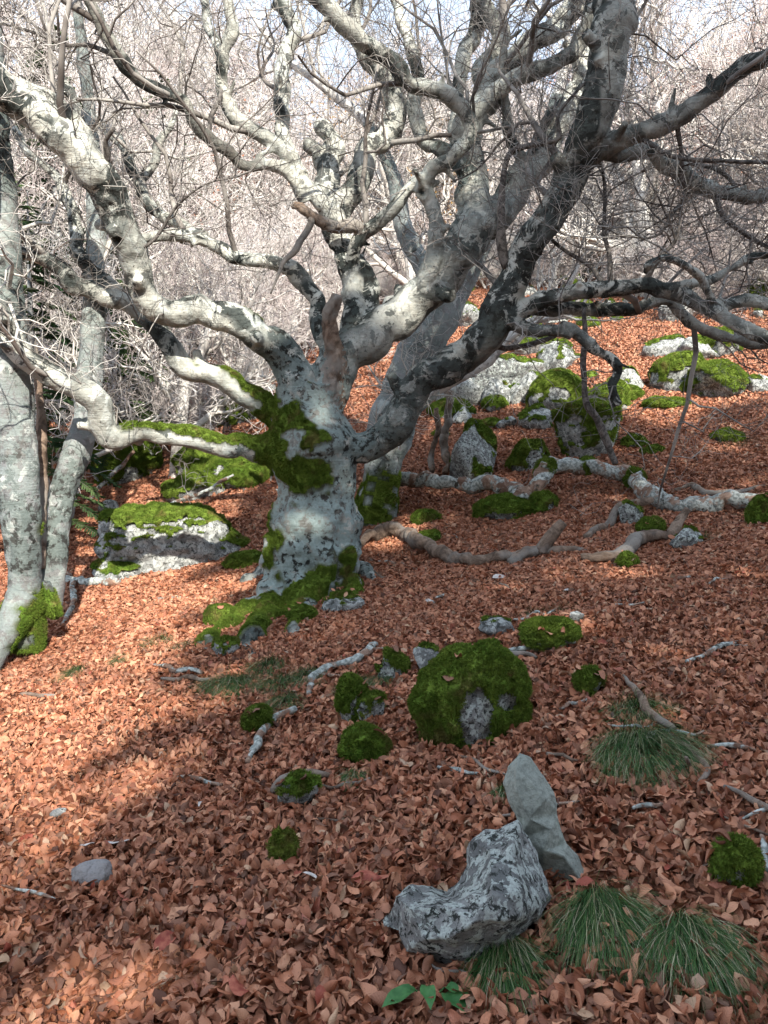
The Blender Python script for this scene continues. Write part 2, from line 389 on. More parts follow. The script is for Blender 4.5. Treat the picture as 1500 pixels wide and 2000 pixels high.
B('Bl','trunk',-.2,[(590,850,90),(560,822,78),(525,792,64),(475,765,58),(425,732,56),(380,712,54),(340,680,52),(300,640,50),(270,610,48),(235,590,46),(190,572,46),(140,555,48),(115,517,43),(80,498,38),(40,490,34),(-30,478,30),(-140,440,22)])
B('Bc','Bl',.5,[(240,592,42),(205,545,42),(165,508,40),(148,450,32),(125,385,30),(105,345,24),(60,300,20),(30,250,16)])
B('C','trunk',-.9,[(580,868,90),(540,868,76),(500,872,64),(450,873,56),(400,868,53),(340,862,51),(285,857,50),(240,860,60),(216,838,62),(195,800,62),(165,765,62),(120,740,62),(70,706,61),(32,672,62),(10,636,66),(-8,600,60)])
B('Cb','C',-.3,[(8,640,44),(-6,590,40),(-40,540,34),(-110,480,26)])
B('D','trunk',.35,[(615,830,96),(640,775,108),(688,703,104),(740,650,102),(800,600,96),(850,556,96),(893,508,100),(918,462,108),(932,424,100),(918,375,88),(908,310,74),(922,250,64),(948,195,58),(962,145,52),(1000,112,52),(1040,82,52),(1080,48,54),(1112,15,54),(1140,-30,52),(1190,-130,40)])
B('D2','D',.75,[(915,455,90),(960,425,92),(990,398,86),(1030,342,82),(1062,292,76),(1092,232,64),(1120,175,54),(1138,115,52),(1152,60,54),(1160,-20,54),(1170,-140,42)])
B('D3','D',-.5,[(905,290,48),(912,224,46),(940,200,46),(985,175,44),(1030,150,43),(1075,127,41),(1112,105,42),(1145,62,42),(1170,10,38),(1190,-60,34)])
B('D4','D',.4,[(948,205,44),(938,165,42),(958,112,44),(968,55,46),(948,5,46),(930,-50,40)])
B('D5','D',.6,[(905,300,44),(888,215,38),(893,150,36),(912,95,36),(935,40,34),(925,-30,30)])
B('D6','D',.5,[(910,330,40),(870,290,38),(832,262,36),(812,215,34),(820,150,32),(800,85,30),(780,25,30),(770,-40,28)])
B('G','trunk',-.9,[(600,880,90),(650,873,88),(705,872,84),(760,848,84),(795,795,86),(850,732,86),(910,690,86),(958,642,86),(985,590,82),(1010,530,78),(1042,470,76),(1080,410,80),(1110,350,82),(1140,290,86),(1165,220,87),(1180,130,90),(1195,50,93),(1210,-30,94),(1235,-150,74)])
B('G2','G',-.7,[(1095,385,60),(1135,325,58),(1172,298,54),(1220,270,50),(1280,245,48),(1340,215,46),(1400,175,44),(1450,140,45),(1510,105,46),(1640,20,36)])
B('G3','G',-.5,[(975,615,60),(1020,605,48),(1060,582,46),(1110,570,43),(1160,563,42),(1210,556,42),(1260,551,42),(1300,570,42),(1340,592,40),(1385,604,37),(1430,594,34),(1470,588,31),(1530,600,28),(1640,590,20)])
B('G3b','G3',-.3,[(1385,604,32),(1440,632,34),(1500,662,32),(1600,690,22)])
B('G4','G',.3,[(980,612,40),(1040,602,36),(1100,606,35),(1160,612,34),(1230,603,32),(1280,588,30),(1315,600,30),(1345,628,30),(1395,655,30),(1450,668,28),(1530,672,24)])
B('G5','G',-.15,[(975,622,44),(1010,634,38),(1050,641,32),(1090,642,33),(1118,660,22)],kind='broken_branch')
B('G6','G2',.9,[(1175,300,30),(1215,308,30),(1262,297,36),(1305,330,42),(1370,358,42),(1430,376,40),(1480,386,38),(1540,392,34),(1650,420,26)])
B('H','D',.55,[(680,712,60),(682,640,58),(676,560,58),(664,490,62),(654,430,70),(642,375,74),(638,340,64),(656,312,48),(668,290,44),(652,262,42),(632,246,38),(622,238,30)])
B('Hs','H',.2,[(642,345,40),(615,305,36),(596,285,32)],kind='broken_branch')
B('H1','H',.2,[(654,420,60),(672,392,56),(692,345,55),(722,290,53),(750,250,53),(771,208,53),(764,160,50),(738,125,46),(707,95,43),(690,55,38),(700,0,34),(715,-60,28)])
B('L','H',-.5,[(660,450,54),(630,402,46),(602,368,43),(580,332,41),(555,302,40),(520,276,38),(475,240,36),(450,210,35),(434,160,34),(440,110,32),(457,60,31),(446,10,29),(435,-40,26),(440,-120,20)])
B('L2','L',.3,[(585,345,42),(566,300,40),(552,250,38),(546,190,38),(556,120,40),(571,70,41),(560,20,39),(545,-30,36),(540,-120,26)])
B('L3','L',.4,[(440,130,30),(424,90,28),(410,40,26),(402,-20,24)])
B('Mq','L',-1.1,[(600,392,38),(568,347,33),(530,325,31),(475,326,30),(448,300,30),(402,265,30),(376,236,30),(370,207,30),(326,185,32),(282,156,34),(242,116,36),(216,76,37),(188,40,34),(166,0,32),(150,-50,28),(120,-130,20)])
B('N','D',-.1,[(660,720,46),(632,640,44),(617,575,46),(605,546,48),(580,530,45),(545,520,42),(510,511,38),(460,500,36),(425,476,34),(380,458,32),(340,455,31),(300,464,29),(262,468,26)])
B('N2','N',.9,[(400,465,30),(350,437,27),(318,424,28),(290,390,28),(270,350,28),(250,310,28),(238,280,26),(200,250,24),(160,222,22),(140,185,20),(120,140,16)])
B('N3','N2',.3,[(272,352,24),(300,322,22),(310,280,22),(332,248,18),(345,210,16)])
B('K','D',-.75,[(800,598,60),(832,556,52),(848,500,50),(851,445,46),(838,402,44),(826,372,44),(842,332,36),(880,302,36),(910,266,38),(914,240,40),(890,215,40),(866,186,38),(836,170,36),(805,166,36),(782,140,40),(746,105,42),(706,80,44),(666,50,44),(636,20,44),(600,-30,42),(560,-120,30)])
B('Q','H',-.35,[(684,540,40),(694,500,34),(712,460,35),(745,430,36),(770,402,36),(800,372,34),(832,345,30)])
B('Rr','D',.25,[(706,680,56),(722,600,50),(732,560,46),(708,530,42),(690,505,36)])
B('O','Q',-.15,[(722,455,30),(692,441,32),(650,436,32),(612,416,30),(590,402,26),(570,400,22)],kind='broken_branch')
B('O2','O',-.25,[(612,416,22),(606,440,20),(590,468,19),(578,490,17),(556,508,12),(542,536,8),(528,572,5)],kind='dead_branch')
B('P','trunk',-.35,[(650,800,54),(652,745,50),(649,700,50),(645,655,48),(642,622,46),(650,594,40),(660,566,30)],kind='dead_stub')
B('T1','G',-.35,[(992,520,30),(984,500,27),(982,450,24),(980,390,20),(985,325,16),(1000,294,16),(1030,286,15),(1070,281,14),(1095,270,10),(1090,235,9),(1102,208,8),(1145,160,6)],kind='dead_branch')
B('U','D2',-.3,[(1035,345,34),(1005,282,29),(990,222,28),(976,178,26),(985,120,24),(990,60,22)])
B('G7','G2',-.3,[(1240,262,12),(1300,300,12),(1360,312,11),(1430,314,10),(1510,316,9),(1600,330,6)],kind='dead_branch')
B('Z1','G3',.2,[(1140,600,10),(1142,660,14),(1138,720,15),(1140,785,17),(1165,815,19),(1185,850,19),(1205,905,16)],kind='dead_branch')
B('Z2','G',.3,[(950,655,20),(985,680,14),(1050,668,14),(1105,648,8)],kind='dead_branch')
B('Z3','A',-.2,[(205,332,14),(208,300,16),(205,275,13),(222,250,10)],kind='dead_branch')
B('Z4','Mq',.1,[(408,268,13),(412,230,12),(428,195,11),(432,178,9)],kind='dead_branch')

B('G8','G3',-.1,[(1300,568,26),(1350,556,24),(1400,543,23),(1440,520,22),(1470,504,21),(1540,500,17)])
B('G9','G3',-.35,[(1395,600,24),(1385,575,20),(1360,535,20),(1325,512,19),(1290,507,17),(1262,520,16)])
B('G10','G5',.1,[(1095,640,30),(1125,650,30),(1160,685,28),(1205,712,28),(1208,730,26),(1194,752,24),(1200,790,26)])
B('X1','G3',.1,[(1192,556,15),(1190,500,12),(1178,450,11),(1182,390,9),(1178,330,6)],kind='spray')
B('X2','G3',.2,[(1180,560,14),(1150,520,12),(1110,495,10),(1080,470,8),(1065,440,5)],kind='spray')
B('X3','G2',.3,[(1320,226,12),(1330,290,11),(1335,345,10),(1350,380,7)],kind='spray')
B('X4','G6',-.1,[(1395,365,15),(1410,415,13),(1450,450,12),(1485,475,10),(1520,490,8)],kind='spray')
B('X5','G6',-.2,[(1325,340,14),(1340,385,11),(1310,420,9),(1290,455,7),(1250,470,5)],kind='spray')
B('X6','G3',-.2,[(1255,552,13),(1290,505,11),(1320,470,9),(1330,430,6)],kind='spray')
B('X7','G',.5,[(975,560,16),(950,530,14),(925,510,12),(905,490,8)],kind='spray')
B('X8','G6',.1,[(1440,372,14),(1420,345,12),(1390,325,11),(1350,318,8)],kind='spray')
B('X9','A',-.2,[(240,500,14),(300,470,9),(350,400,7),(400,360,5),(470,345,3)],kind='spray')
B('X10','Mq',.2,[(240,116,14),(180,90,11),(120,85,9),(60,60,7),(-20,40,5)],kind='spray')
beech = empty('old_beech_tree',pix(605,1180,TY))
tag(beech,'ancient many-limbed beech with pale lichened bark and mossy fork','tree')
base = beech.location.copy()
big = [k for k,b in BR.items() if b['minw'] >= 16]
pile = Pile(); ids = []
for n_,k in enumerate(big):
    S = BR[k]['S']; n0 = pile.n
    r = S[:,3].copy(); seed = 5+n_*3
    # lumps: swellings along the limb
    ln = np.c_[np.arange(len(S))*.11,np.full(len(S),n_*3.3),np.zeros(len(S))]
    r *= 1+.06*vn(ln,1.6,seed)+.07*vn(ln,5,seed)
    if BR[k]['kind'] == 'limb':
        e = np.exp(-np.arange(len(S))*.05/.16); r *= 1+.18*e     # branch collar
    pile.tube(S[:,:3],r,20,.10,seed)
    if BR[k]['kind'] == 'limb':
        gs = np.random.default_rng(seed)
        for _ in range(int(len(S)*.05/.55)):
            t = int(len(S)*(.12+.85*gs.random())); t = min(t,len(S)-2); dd = S[t+1,:3]-S[t,:3]; dd /= np.linalg.norm(dd)+1e-9; v = gs.normal(0,1,3); v -= dd*np.dot(v,dd); v = v/np.linalg.norm(v)+dd*.5
            ln_ = S[t,3]+.03+.12*gs.random()**2; rr = max(.018,S[t,3]*(.25+.25*gs.random())); pile.tube(S[t,:3]+v[None]*np.linspace(0,ln_,5)[:,None],rr*np.array([1.5,1.25,1.0,.9,.75]),10,.15,seed+_)
    ids += [n_]*(pile.n-n0)
pre = pile.mesh('pre'); po = bpy.data.objects.new('pre',pre); col.objects.link(po)
rm = po.modifiers.new('r','REMESH'); rm.mode = 'VOXEL'; rm.voxel_size = .0135
sm = po.modifiers.new('s','SMOOTH'); sm.factor = .5; sm.iterations = 4
dg = bpy.context.evaluated_depsgraph_get(); tm = bpy.data.meshes.new_from_object(po.evaluated_get(dg))
kd = kdtree.KDTree(pile.n); PV = np.vstack(pile.V)
for i,v in enumerate(PV): kd.insert(v,i)
kd.balance(); ids = np.array(ids)
V = coords(tm); N = normals(tm)
own = np.array([ids[kd.find(v)[1]] for v in V])
bpy.data.objects.remove(po); bpy.data.meshes.remove(pre)
# bark relief: soft muscles, wrinkles, knots; coarser on the bole
below = sstep(1.35,.8,V[:,2]-base.z)*(own < 7)
V += N*(.016*fbm(V,7,3,3)+.006*fbm(V,22,9,2)+below*(.075*fbm(V*np.array([1,1,.30]),4.2,21,3)-.05*np.abs(fbm(V*np.array([1,1,.22]),6.5,25,2))+.02*fbm(V,13,27,2)))[:,None]
deadset = np.isin(own,[i for i,k in enumerate(big) if k in ('O','P')])
V += N*(deadset*(.022*fbm(V*np.array([1,1,.4]),16,91,3)-.018*np.abs(fbm(V*np.array([1,1,.25]),24,93,2))))[:,None]
def near3(px,py,r,Y=TY,s=1.0):
    c = np.array(pix(px,py,Y)); return s*np.exp(-((V-c)**2).sum(1)/(r*r))
upf = N[:,2]
moss = near3(555,850,.26)*1.3+near3(590,905,.26,6.1)*1.3+near3(530,890,.18,6.2)*1.0+sstep(-.1,.7,upf)*(near3(410,845,.55,6.1)*1.8+near3(470,855,.4,6.2)*1.5+near3(290,835,.35,5.8)*.8)
moss += near3(680,640,.22,6.9)*1.1+near3(500,1225,.34,5.8)*1.5+near3(490,1262,.3,5.5)*1.8+near3(400,1262,.3,5.5)*1.8+near3(572,1250,.22,5.6)*1.4+near3(440,1230,.32,5.7)*1.6+near3(540,1190,.2,6.0)*1.0+near3(585,1235,.2,5.7)*.9+near3(690,1175,.2,5.9)*.9+near3(650,1120,.2,6.1)*.9+near3(700,1150,.2,6.3)*.9+near3(530,1040,.16,6.3)*1.2+near3(700,1080,.14,6.2)*1.0+near3(600,1150,.16,6.1)*.9+near3(640,960,.13,6.1)*.8+near3(525,980,.12,6.3)*.8+near3(520,1110,.14,6.3)*.8+near3(545,800,.22)*1.0+sstep(.2,.8,upf)*near3(480,650,.5,6.2)*.5
moss += near3(790,800,.2,6.2)*.5*sstep(0,.6,upf)
mossn = np.clip(moss*(1+1.5*fbm(V,7,40,4)),0,1.4)
mossm = sstep(.46,.80,mossn)
lich = np.clip(near3(590,1060,.75,6.2,1.3)+near3(600,780,.5,6.4,.7)+near3(900,420,.6,6.8,.35)+.10,0,1)*(1-mossm)
blk = near3(985,560,.42,6.0,1.2)+near3(850,740,.35,6.1,1.1)+near3(800,790,.3,6.2,1.2)+near3(690,880,.35,6.2,.9)+near3(1120,330,.35,5.8,.9)+near3(1290,255,.3,5.3,1.3)+near3(215,400,.28,5.4,1.4)+near3(220,470,.2,5.4,1.0)+near3(940,430,.4,6.8,.6)+near3(640,560,.4,6.7,.8)+near3(590,930,.22,6.1,1.3)+near3(700,930,.3,6.3,1.2)+near3(1150,560,.8,5.8,.55)+near3(250,560,.6,5.6,.5)
blk = blk+1.9*sstep(.04,.26,fbm(V,2.1,61,2)+.14*upf-.14*N[:,0])
blk = np.clip(blk*(.75+.8*fbm(V,3.3,60,2)),0,1)*(1-mossm)
V += N*(mossm*.012)[:,None]
for (px,py,k,rr) in [(822,378,'K',.050),(214,405,'A',.045),(226,470,'A',.035),(14,650,'C',.07),(852,560,'D',.03),(905,395,'D',.035),(620,950,'trunk',.05)]:  # knot holes: pits with raised rims, shade inside painted black
    q = BR[k]; j = int(np.argmin(np.hypot(q['xy'][:,0]-px,q['xy'][:,1]-py))); j2 = min(int(j*len(q['S'])/len(q['xy'])),len(q['S'])-1)
    c = np.array(pix(px,py,q['Y'][j]-q['S'][j2,3])); d2 = ((V-c)**2).sum(1); ho = np.exp(-(d2/(rr*rr))**2); rim = np.exp(-((np.sqrt(d2)-rr*1.35)/(rr*.4))**2)
    V += N*(rim*rr*.35-ho*rr*1.3)[:,None]; blk = np.clip(blk+3*ho,0,1); 
nf = len(tm.polygons); fv = np.empty(len(tm.loops),np.int32); tm.loops.foreach_get('vertex_index',fv)
assert len(fv) == nf*4
fv = fv.reshape(-1,4); fo = own[fv[:,0]]
def submesh(name,faces,V,attrs):
    u,inv = np.unique(faces,return_inverse=True); me = mesh(name,V[u],inv.reshape(faces.shape))
    for k,a in attrs.items(): vattr(me,k,a[u])
    return me
DIM = {'Mq':.85,'K':.45,'G2':.6,'G':.40,'D4':.6,'Ab':.55,'Bl':.35,'O':0,'Q':.3,'U':.5,'G3':.35,'G4':.45,'G5':.6,'G6':.5,'trunk':.78,'root1':.5,'root2':.5,'root3':.5,'root4':.5,'root5':.5,'root6':.5,'H1':.2,'L':.12,'Z4':1,'D3':.35,'N2':.3,'Hs':.5,'C':.12,'A':.12}  # bark darkening per limb: own dark bark and painted shade, least on lit limbs
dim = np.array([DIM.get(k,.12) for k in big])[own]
dim = np.clip(dim*(1+.9*fbm(V,1.4,81,2))+.55*near3(830,760,.7,6.2)+.6*near3(760,850,.4,6.4)+.5*near3(700,930,.4,6.3)+.3*sstep(-.1,-.8,upf),0,.95)  # painted shade on undersides and the shadow side of the right-hand limb
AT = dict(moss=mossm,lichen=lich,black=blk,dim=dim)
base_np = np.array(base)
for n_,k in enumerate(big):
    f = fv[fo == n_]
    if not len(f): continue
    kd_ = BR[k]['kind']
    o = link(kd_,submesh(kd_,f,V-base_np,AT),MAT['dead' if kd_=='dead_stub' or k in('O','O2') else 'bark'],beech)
thin = [k for k in BR if BR[k]['minw'] < 16]
for n_,k in enumerate(thin):
    S = BR[k]['S']; pl = Pile(); pl.tube(S[:,:3]-base_np,S[:,3]*(1+.12*vn(np.c_[np.arange(len(S))*.4,np.zeros((len(S),2))],1,n_)),10,.15,n_)
    link('small_branch' if BR[k]['kind']=='spray' else BR[k]['kind'],pl.mesh('small_branch'),MAT['dead' if k[0]=='O' else 'deadgray'],beech)

# ------------------------------------------------------------------ tuft cover used for moss: one node group
def tuft_mesh(n,h,w_,spread,seed):
    g = np.random.default_rng(seed); Vv=[]; Ff=[]
    for i in range(n):
        a = g.random()*6.283; rr = spread*math.sqrt(g.random()); b = np.array([rr*math.cos(a),rr*math.sin(a),-.002])
        lean = np.array([math.cos(a)*.5*g.random(),math.sin(a)*.5*g.random(),1])*h*(.6+.6*g.random()); t = g.random()*6.283
        s = np.array([math.cos(t),math.sin(t),0])*w_; k = len(Vv)
        Vv += [b-s,b+s,b+lean]; Ff.append((k,k+1,k+2))
    return mesh('moss_tuft',Vv,np.array(Ff),False)
tuft = bpy.data.objects.new('moss_tuft',tuft_mesh(30,.013,.0024,.017,3)); tuft.data.materials.append(MAT['moss'])
def cover_group(name,obj,density,smin,smax):
    ng = bpy.data.node_groups.new(name,'GeometryNodeTree')
    ng.interface.new_socket('Geometry',in_out='INPUT',socket_type='NodeSocketGeometry'); ng.interface.new_socket('Geometry',in_out='OUTPUT',socket_type='NodeSocketGeometry')
    n = ng.nodes; gi = n.new('NodeGroupInput'); go = n.new('NodeGroupOutput'); d = n.new('GeometryNodeDistributePointsOnFaces'); d.inputs['Density'].default_value = density
    oi = n.new('GeometryNodeObjectInfo'); oi.inputs['Object'].default_value = obj; ip = n.new('GeometryNodeInstanceOnPoints'); j = n.new('GeometryNodeJoinGeometry')
    rs = n.new('FunctionNodeRandomValue'); rs.data_type = 'FLOAT'; rs.inputs[2].default_value = smin; rs.inputs[3].default_value = smax
    L = ng.links
    L.new(gi.outputs[0],d.inputs['Mesh']); L.new(d.outputs['Points'],ip.inputs['Points']); L.new(d.outputs['Rotation'],ip.inputs['Rotation'])
    L.new(oi.outputs['Geometry'],ip.inputs['Instance']); L.new(rs.outputs[1],ip.inputs['Scale'])
    L.new(ip.outputs[0],j.inputs[0]); L.new(gi.outputs[0],j.inputs[0]); L.new(j.outputs[0],go.inputs[0])
    return ng
NG_MOSS = cover_group('moss_cover',tuft,4200,.55,1.15)
NG_MOSS_FAR = cover_group('moss_cover_far',tuft,1500,.9,1.7)
def moss_part(parent,me,far=False):
    o = link('moss',me,MAT['moss'],parent); o['kind'] = 'stuff'
    md = o.modifiers.new('cover','NODES'); md.node_group = NG_MOSS_FAR if far else NG_MOSS
    return o
fm = (mossm[fv].min(1) > .75)
if fm.any(): moss_part(beech,submesh('moss',fv[fm],V-base_np+N*.002,{}))
bpy.data.meshes.remove(tm)

# twigs and continuing small branches of the old beech
g = np.random.default_rng(5); tw=[]
for k in big+[q for q in thin if BR[q]['kind']=='spray']:
    b = BR[k]
    if b['kind'] not in ('limb','spray'): continue
    S = b['S']; n = len(S)
    # continue beyond the traced end
    d = S[-1,:3]-S[-4,:3]; e = S[-1]
    if k not in ('N','Q','Rr','H','G10','G9','G8'):
        grow(tw,e[:3]-d*.3,d,e[3],1.3+8*e[3],0,3,g,(5,5,5),.35,.30,.3,7)
    if b['kind'] == 'limb':
        for i in range(int(n*.05*.85)):
            t = min(int(n*(.3+.7*g.random())),n-2); dd = S[t+1,:3]-S[t,:3]; dd /= np.linalg.norm(dd)+1e-9; v = g.normal(0,1,3); v -= dd*np.dot(v,dd); v /= np.linalg.norm(v); v[2] += .35
            grow(tw,S[t,:3]+v*S[t,3]*.3,v+dd*.7,min(S[t,3]*.5,.016+.016*g.random()),1.0+.9*g.random(),0,3,g,(4,4,3),.25,.36,.3,8)
    cnt = int(n*.05*(3.2 if b['kind']=='limb' else 13))
    for i in range(cnt):
        t = int(n*(.25+.75*g.random()**.8)); t = min(t,n-2); dd = S[t+1,:3]-S[t,:3]; dd /= np.linalg.norm(dd)+1e-9
        s = g.normal(0,1,3); s -= dd*np.dot(s,dd); s /= np.linalg.norm(s); s[2] += .25
        grow(tw,S[t,:3]+s*S[t,3]*.5,s+dd*.5,.0035+.006*g.random(),.35+.9*g.random(),1,3,g,(0,4,3),.15,.42,.35,6)
pl = Pile()
for P_,r_,l_ in tw: pl.tube(P_-base_np,np.maximum(r_,.0016),3 if r_[0]<.012 else 7,0,0,False)
o = link('twigs',pl.mesh('twigs'),MAT['twig'],beech); o['kind'] = 'stuff'

# ------------------------------------------------------------------ second beech right behind it, and the grey stems on the left
def stem_tree(name,label,base_px,Y,stems,mat,mossy,twigs=14):
    root = empty(name,pix(*base_px,Y)); tag(root,label,'tree'); bn = np.array(root.location); tws=[]; g = np.random.default_rng(int(base_px[0])+3)
    for si,(kind,dY,pts,mt) in enumerate(stems):
        xy = np.array(pts,float); t = np.linspace(0,1,len(xy)); Ys = Y+dY[0]+(dY[1]-dY[0])*t
        P = np.array([[*pix(a,b,y),wd*.42*y/F] for (a,b,wd),y in zip(xy,Ys)]); S = catmull(P,.03)
        pl = Pile(); pl.tube(S[:,:3],S[:,3]*(1+.08*vn(np.c_[np.arange(len(S))*.08,np.zeros((len(S),2))+si],1.5,si)),28,.14,si+40); me = pl.mesh(kind)
        Vv = coords(me); Nn = normals(me); Vv += Nn*(.022*fbm(Vv*np.array([1,1,.5]),6,si,3)+.010*fbm(Vv,19,si+5,2))[:,None]
        me.vertices.foreach_set('co',(Vv-bn).astype(np.float32).ravel()); me.update()
        ms = np.zeros(len(Vv))
        for (px,py,r) in mossy:
            c = np.array(pix(px,py,Y)); ms += 1.4*np.exp(-((Vv-c)**2).sum(1)/(r*r))
        ms = sstep(.4,.7,ms*(1+1.5*fbm(Vv,7,si+9,4)))
        vattr(me,'dim',np.clip(.35+.9*fbm(Vv,2.6,si+90,3),0,.85)); vattr(me,'moss',ms*.9); vattr(me,'lichen',np.full(len(Vv),.45)); vattr(me,'black',np.clip(fbm(Vv,2.6,si+70,2)*2.2+.1,0,.9))
        link(kind,me,MAT[mt],root)
        Qa = np.vstack(pl.Q); Qa = Qa[ms[Qa].min(1) > .7]
        if len(Qa) and mt != 'dead': moss_part(root,submesh('moss',Qa,Vv-bn+Nn*.006,{}),True)
        if kind in ('trunk','limb'):
            d = S[-1,:3]-S[-4,:3]; grow(tws,S[-1,:3]-d*.3,d,S[-1,3],2.4,0,3,g,(6,6,5),.3,.28,.35,7)
            for i in range(twigs):
                q = int(len(S)*(.35+.6*g.random())); s = g.normal(0,1,3); s[2] = abs(s[2])*.5
                grow(tws,S[q,:3],s,.010+.014*g.random(),.7+.8*g.random(),1,3,g,(0,5,4),.2,.35,.3,6)
    pl = Pile()
    for P_,r_,l_ in tws: pl.tube(P_-bn,np.maximum(r_,.002),4,0,0,False)
    o = link('crown',pl.mesh('crown'),MAT['bark_far'],root)
    return root
stem_tree('leaning_beech_tree','grey leaning beech trunk standing right behind the many-limbed beech',(735,1010),8.2,
  [('trunk',(0,.6),[(728,1030,120),(738,960,96),(752,890,92),(772,815,104),(795,745,104),(822,690,100),(848,632,94),(872,580,84),(898,536,74),(925,490,64),(960,430,54),(1000,360,46),(1050,290,38),(1090,190,30)],'bark_gray'),
   ('limb',(.1,.9),[(800,740,60),(840,640,50),(830,540,44),(790,450,38),(770,350,32),(720,240,26)],'bark_gray'),
   ('limb',(-.05,.1),[(745,890,60),(780,850,50),(806,800,40),(850,760,30)],'bark')],'bark_gray',[(735,990,.4)],8)
stem_tree('twin_stem_beech_tree','pale twin-stemmed beech with mossy foot beside the flat layered boulder',(40,1215),5.9,
  [('trunk',(0,-.1),[(38,1260,120),(45,1190,92),(48,1110,80),(44,1030,82),(38,940,88),(30,850,84),(24,760,80),(18,660,72),(14,560,64),(8,450,58),(2,320,50),(-6,180,44),(-20,20,38),(-30,-120,30)],'bark_gray'),
   ('trunk',(.25,.9),[(80,1180,90),(104,1090,66),(112,1030,58),(122,960,60),(146,890,62),(164,820,54),(175,740,54),(181,650,54),(184,560,46),(188,470,40),(186,380,34),(180,280,30),(168,160,26),(150,20,22)],'bark_gray'),
   ('dead_stem',(.15,.5),[(72,1110,40),(78,1040,34),(84,960,26),(82,870,24),(78,780,18),(70,700,12),(66,660,6)],'dead'),
   ('root',(-.05,-.5),[(50,1170,80),(20,1225,64),(-10,1290,44),(-30,1370,20)],'bark_gray'),
   ('root',(.1,0),[(75,1150,60),(95,1180,40),(112,1205,16)],'bark_gray')],'bark_gray',[(110,1050,.15),(60,1225,.24),(15,1255,.24),(105,1200,.18)],10)

# ------------------------------------------------------------------ rocks
_ico = {}
def ico(n):
    if n not in _ico:
        bm = bmesh.new(); bmesh.ops.create_icosphere(bm,subdivisions=n,radius=1); v = np.array([x.co[:] for x in bm.verts]); f = np.array([[q.index for q in x.verts] for x in bm.faces]); bm.free(); _ico[n] = (v,f)
    return _ico[n]
def rock_shape(size,seed,sub,angular=.7,rough=.06,planes=14):
    v,f = ico(sub); g = np.random.default_rng(seed)
    n = g.normal(0,1,(planes,3)); n /= np.linalg.norm(n,axis=1)[:,None]; d = .62+.33*g.random(planes)
    dots = v@n.T; r = np.where(dots>.05,d/np.maximum(dots,.05),9).min(1); r = np.minimum(r,1.15)
    r = angular*r+(1-angular)*.95
    P = v*r[:,None]; P *= (1+rough*fbm(P,2.2,seed,4)*1.8-rough*1.1*np.abs(fbm(P,3.5,seed+3,3))+rough*.5*fbm(P,11,seed+6,2)+(1-angular)*.35*fbm(P,2.6,seed+9,2))[:,None]
    P /= np.abs(P).max(0); return P*np.asarray(size)*.5,f
def rotz(P,a): c,s = math.cos(a),math.sin(a); return np.c_[P[:,0]*c-P[:,1]*s,P[:,0]*s+P[:,1]*c,P[:,2]]
def vnorm(P,f):
    fn = np.cross(P[f[:,1]]-P[f[:,0]],P[f[:,2]]-P[f[:,0]]); n = np.zeros_like(P)
    for i in range(3): np.add.at(n,f[:,i],fn)
    return n/(np.linalg.norm(n,axis=1)[:,None]+1e-12)
MOSSPTS = []
FOOT = []       # footprints kept clear of leaves: x, y, rx, ry
def add_moss(root,P,f,amount,seed,thick,far,scale=4.0,bias=(0,0,1),bare=(),loc=None):
    n = vnorm(P,f); b = np.array(bias,float); b /= np.linalg.norm(b)
    k = (n@b)*.9+1.05*fbm(P,scale/max(np.ptp(P,axis=0).max(),.3),seed+5,3)+(amount-.5)*2
    for (bx,by,br,bs) in bare:
        w_ = P+np.array(loc)-np.array(EYE); dp = w_@np.array(fw); qx = 750+w_[:,0]/dp*F; qy = 1000-(w_@np.array(up))/dp*F
        k = k-2.5*np.exp(-(((qx-bx)/br)**2+((qy-by)/(br*bs))**2)**2)
    mk = sstep(0,.45,k); ff = f[(k[f].min(1)>0)]
    if len(ff) < 4: return
    Q = P+n*(mk*thick*(.8+.5*fbm(P,14,seed+8,2))+.001)[:,None]
    moss_part(root,submesh('moss',ff,Q,{}),far)
    if loc is not None and loc[1] < 7:
        gg = np.random.default_rng(seed); cand = np.unique(ff); cand = cand[n[cand,2] > .25]
        for c_ in gg.choice(cand,min(len(cand),int(2+26*np.ptp(P[:,0])**1.5))) if len(cand) else []: MOSSPTS.append(Q[c_]+np.array(loc)+np.array([0,0,.022]))
def rock(label,px,py,wpx,hpx,dr=.8,seed=1,yaw=0,moss=.4,mat='rock',name='boulder',angular=.75,sub=None,group=None,cat='boulder',tilt=0,sink=.3,rough=.06,thick=None,bare=()):
    c = ghit(px,py); Y = c.y; s = Y/F
    if angular <= .4: hpx *= .78
    W,H = wpx*s,hpx*s; D = W*dr
    sub = sub or (5 if wpx > 90 else 4 if wpx > 35 else 3)
    P,f = rock_shape((W*1.03,D,H*(1+sink)),seed,sub,angular,rough)
    P = rotz(P,yaw)
    if tilt: cc,ss = math.cos(tilt),math.sin(tilt); P = np.c_[P[:,0]*cc-P[:,2]*ss,P[:,1],P[:,0]*ss+P[:,2]*cc]
    root = empty(name,(c.x,c.y+D*.35,float(hgt(c.x,c.y))))
    zoff = -P[:,2].max()+H+(.035 if H < .14 and Y < 6 else 0)
    P[:,2] += zoff
    tag(root,label,cat,group,'thing')
    link('stone',mesh('stone',P,f),MAT[mat],root)
    if moss > 0: add_moss(root,P,f,moss,seed,thick or min(.045,.08*W+.008),Y > 6,bare=bare,loc=root.location)
    FOOT.append((c.x,c.y+D*.35,W*.42,D*.42))
    return root

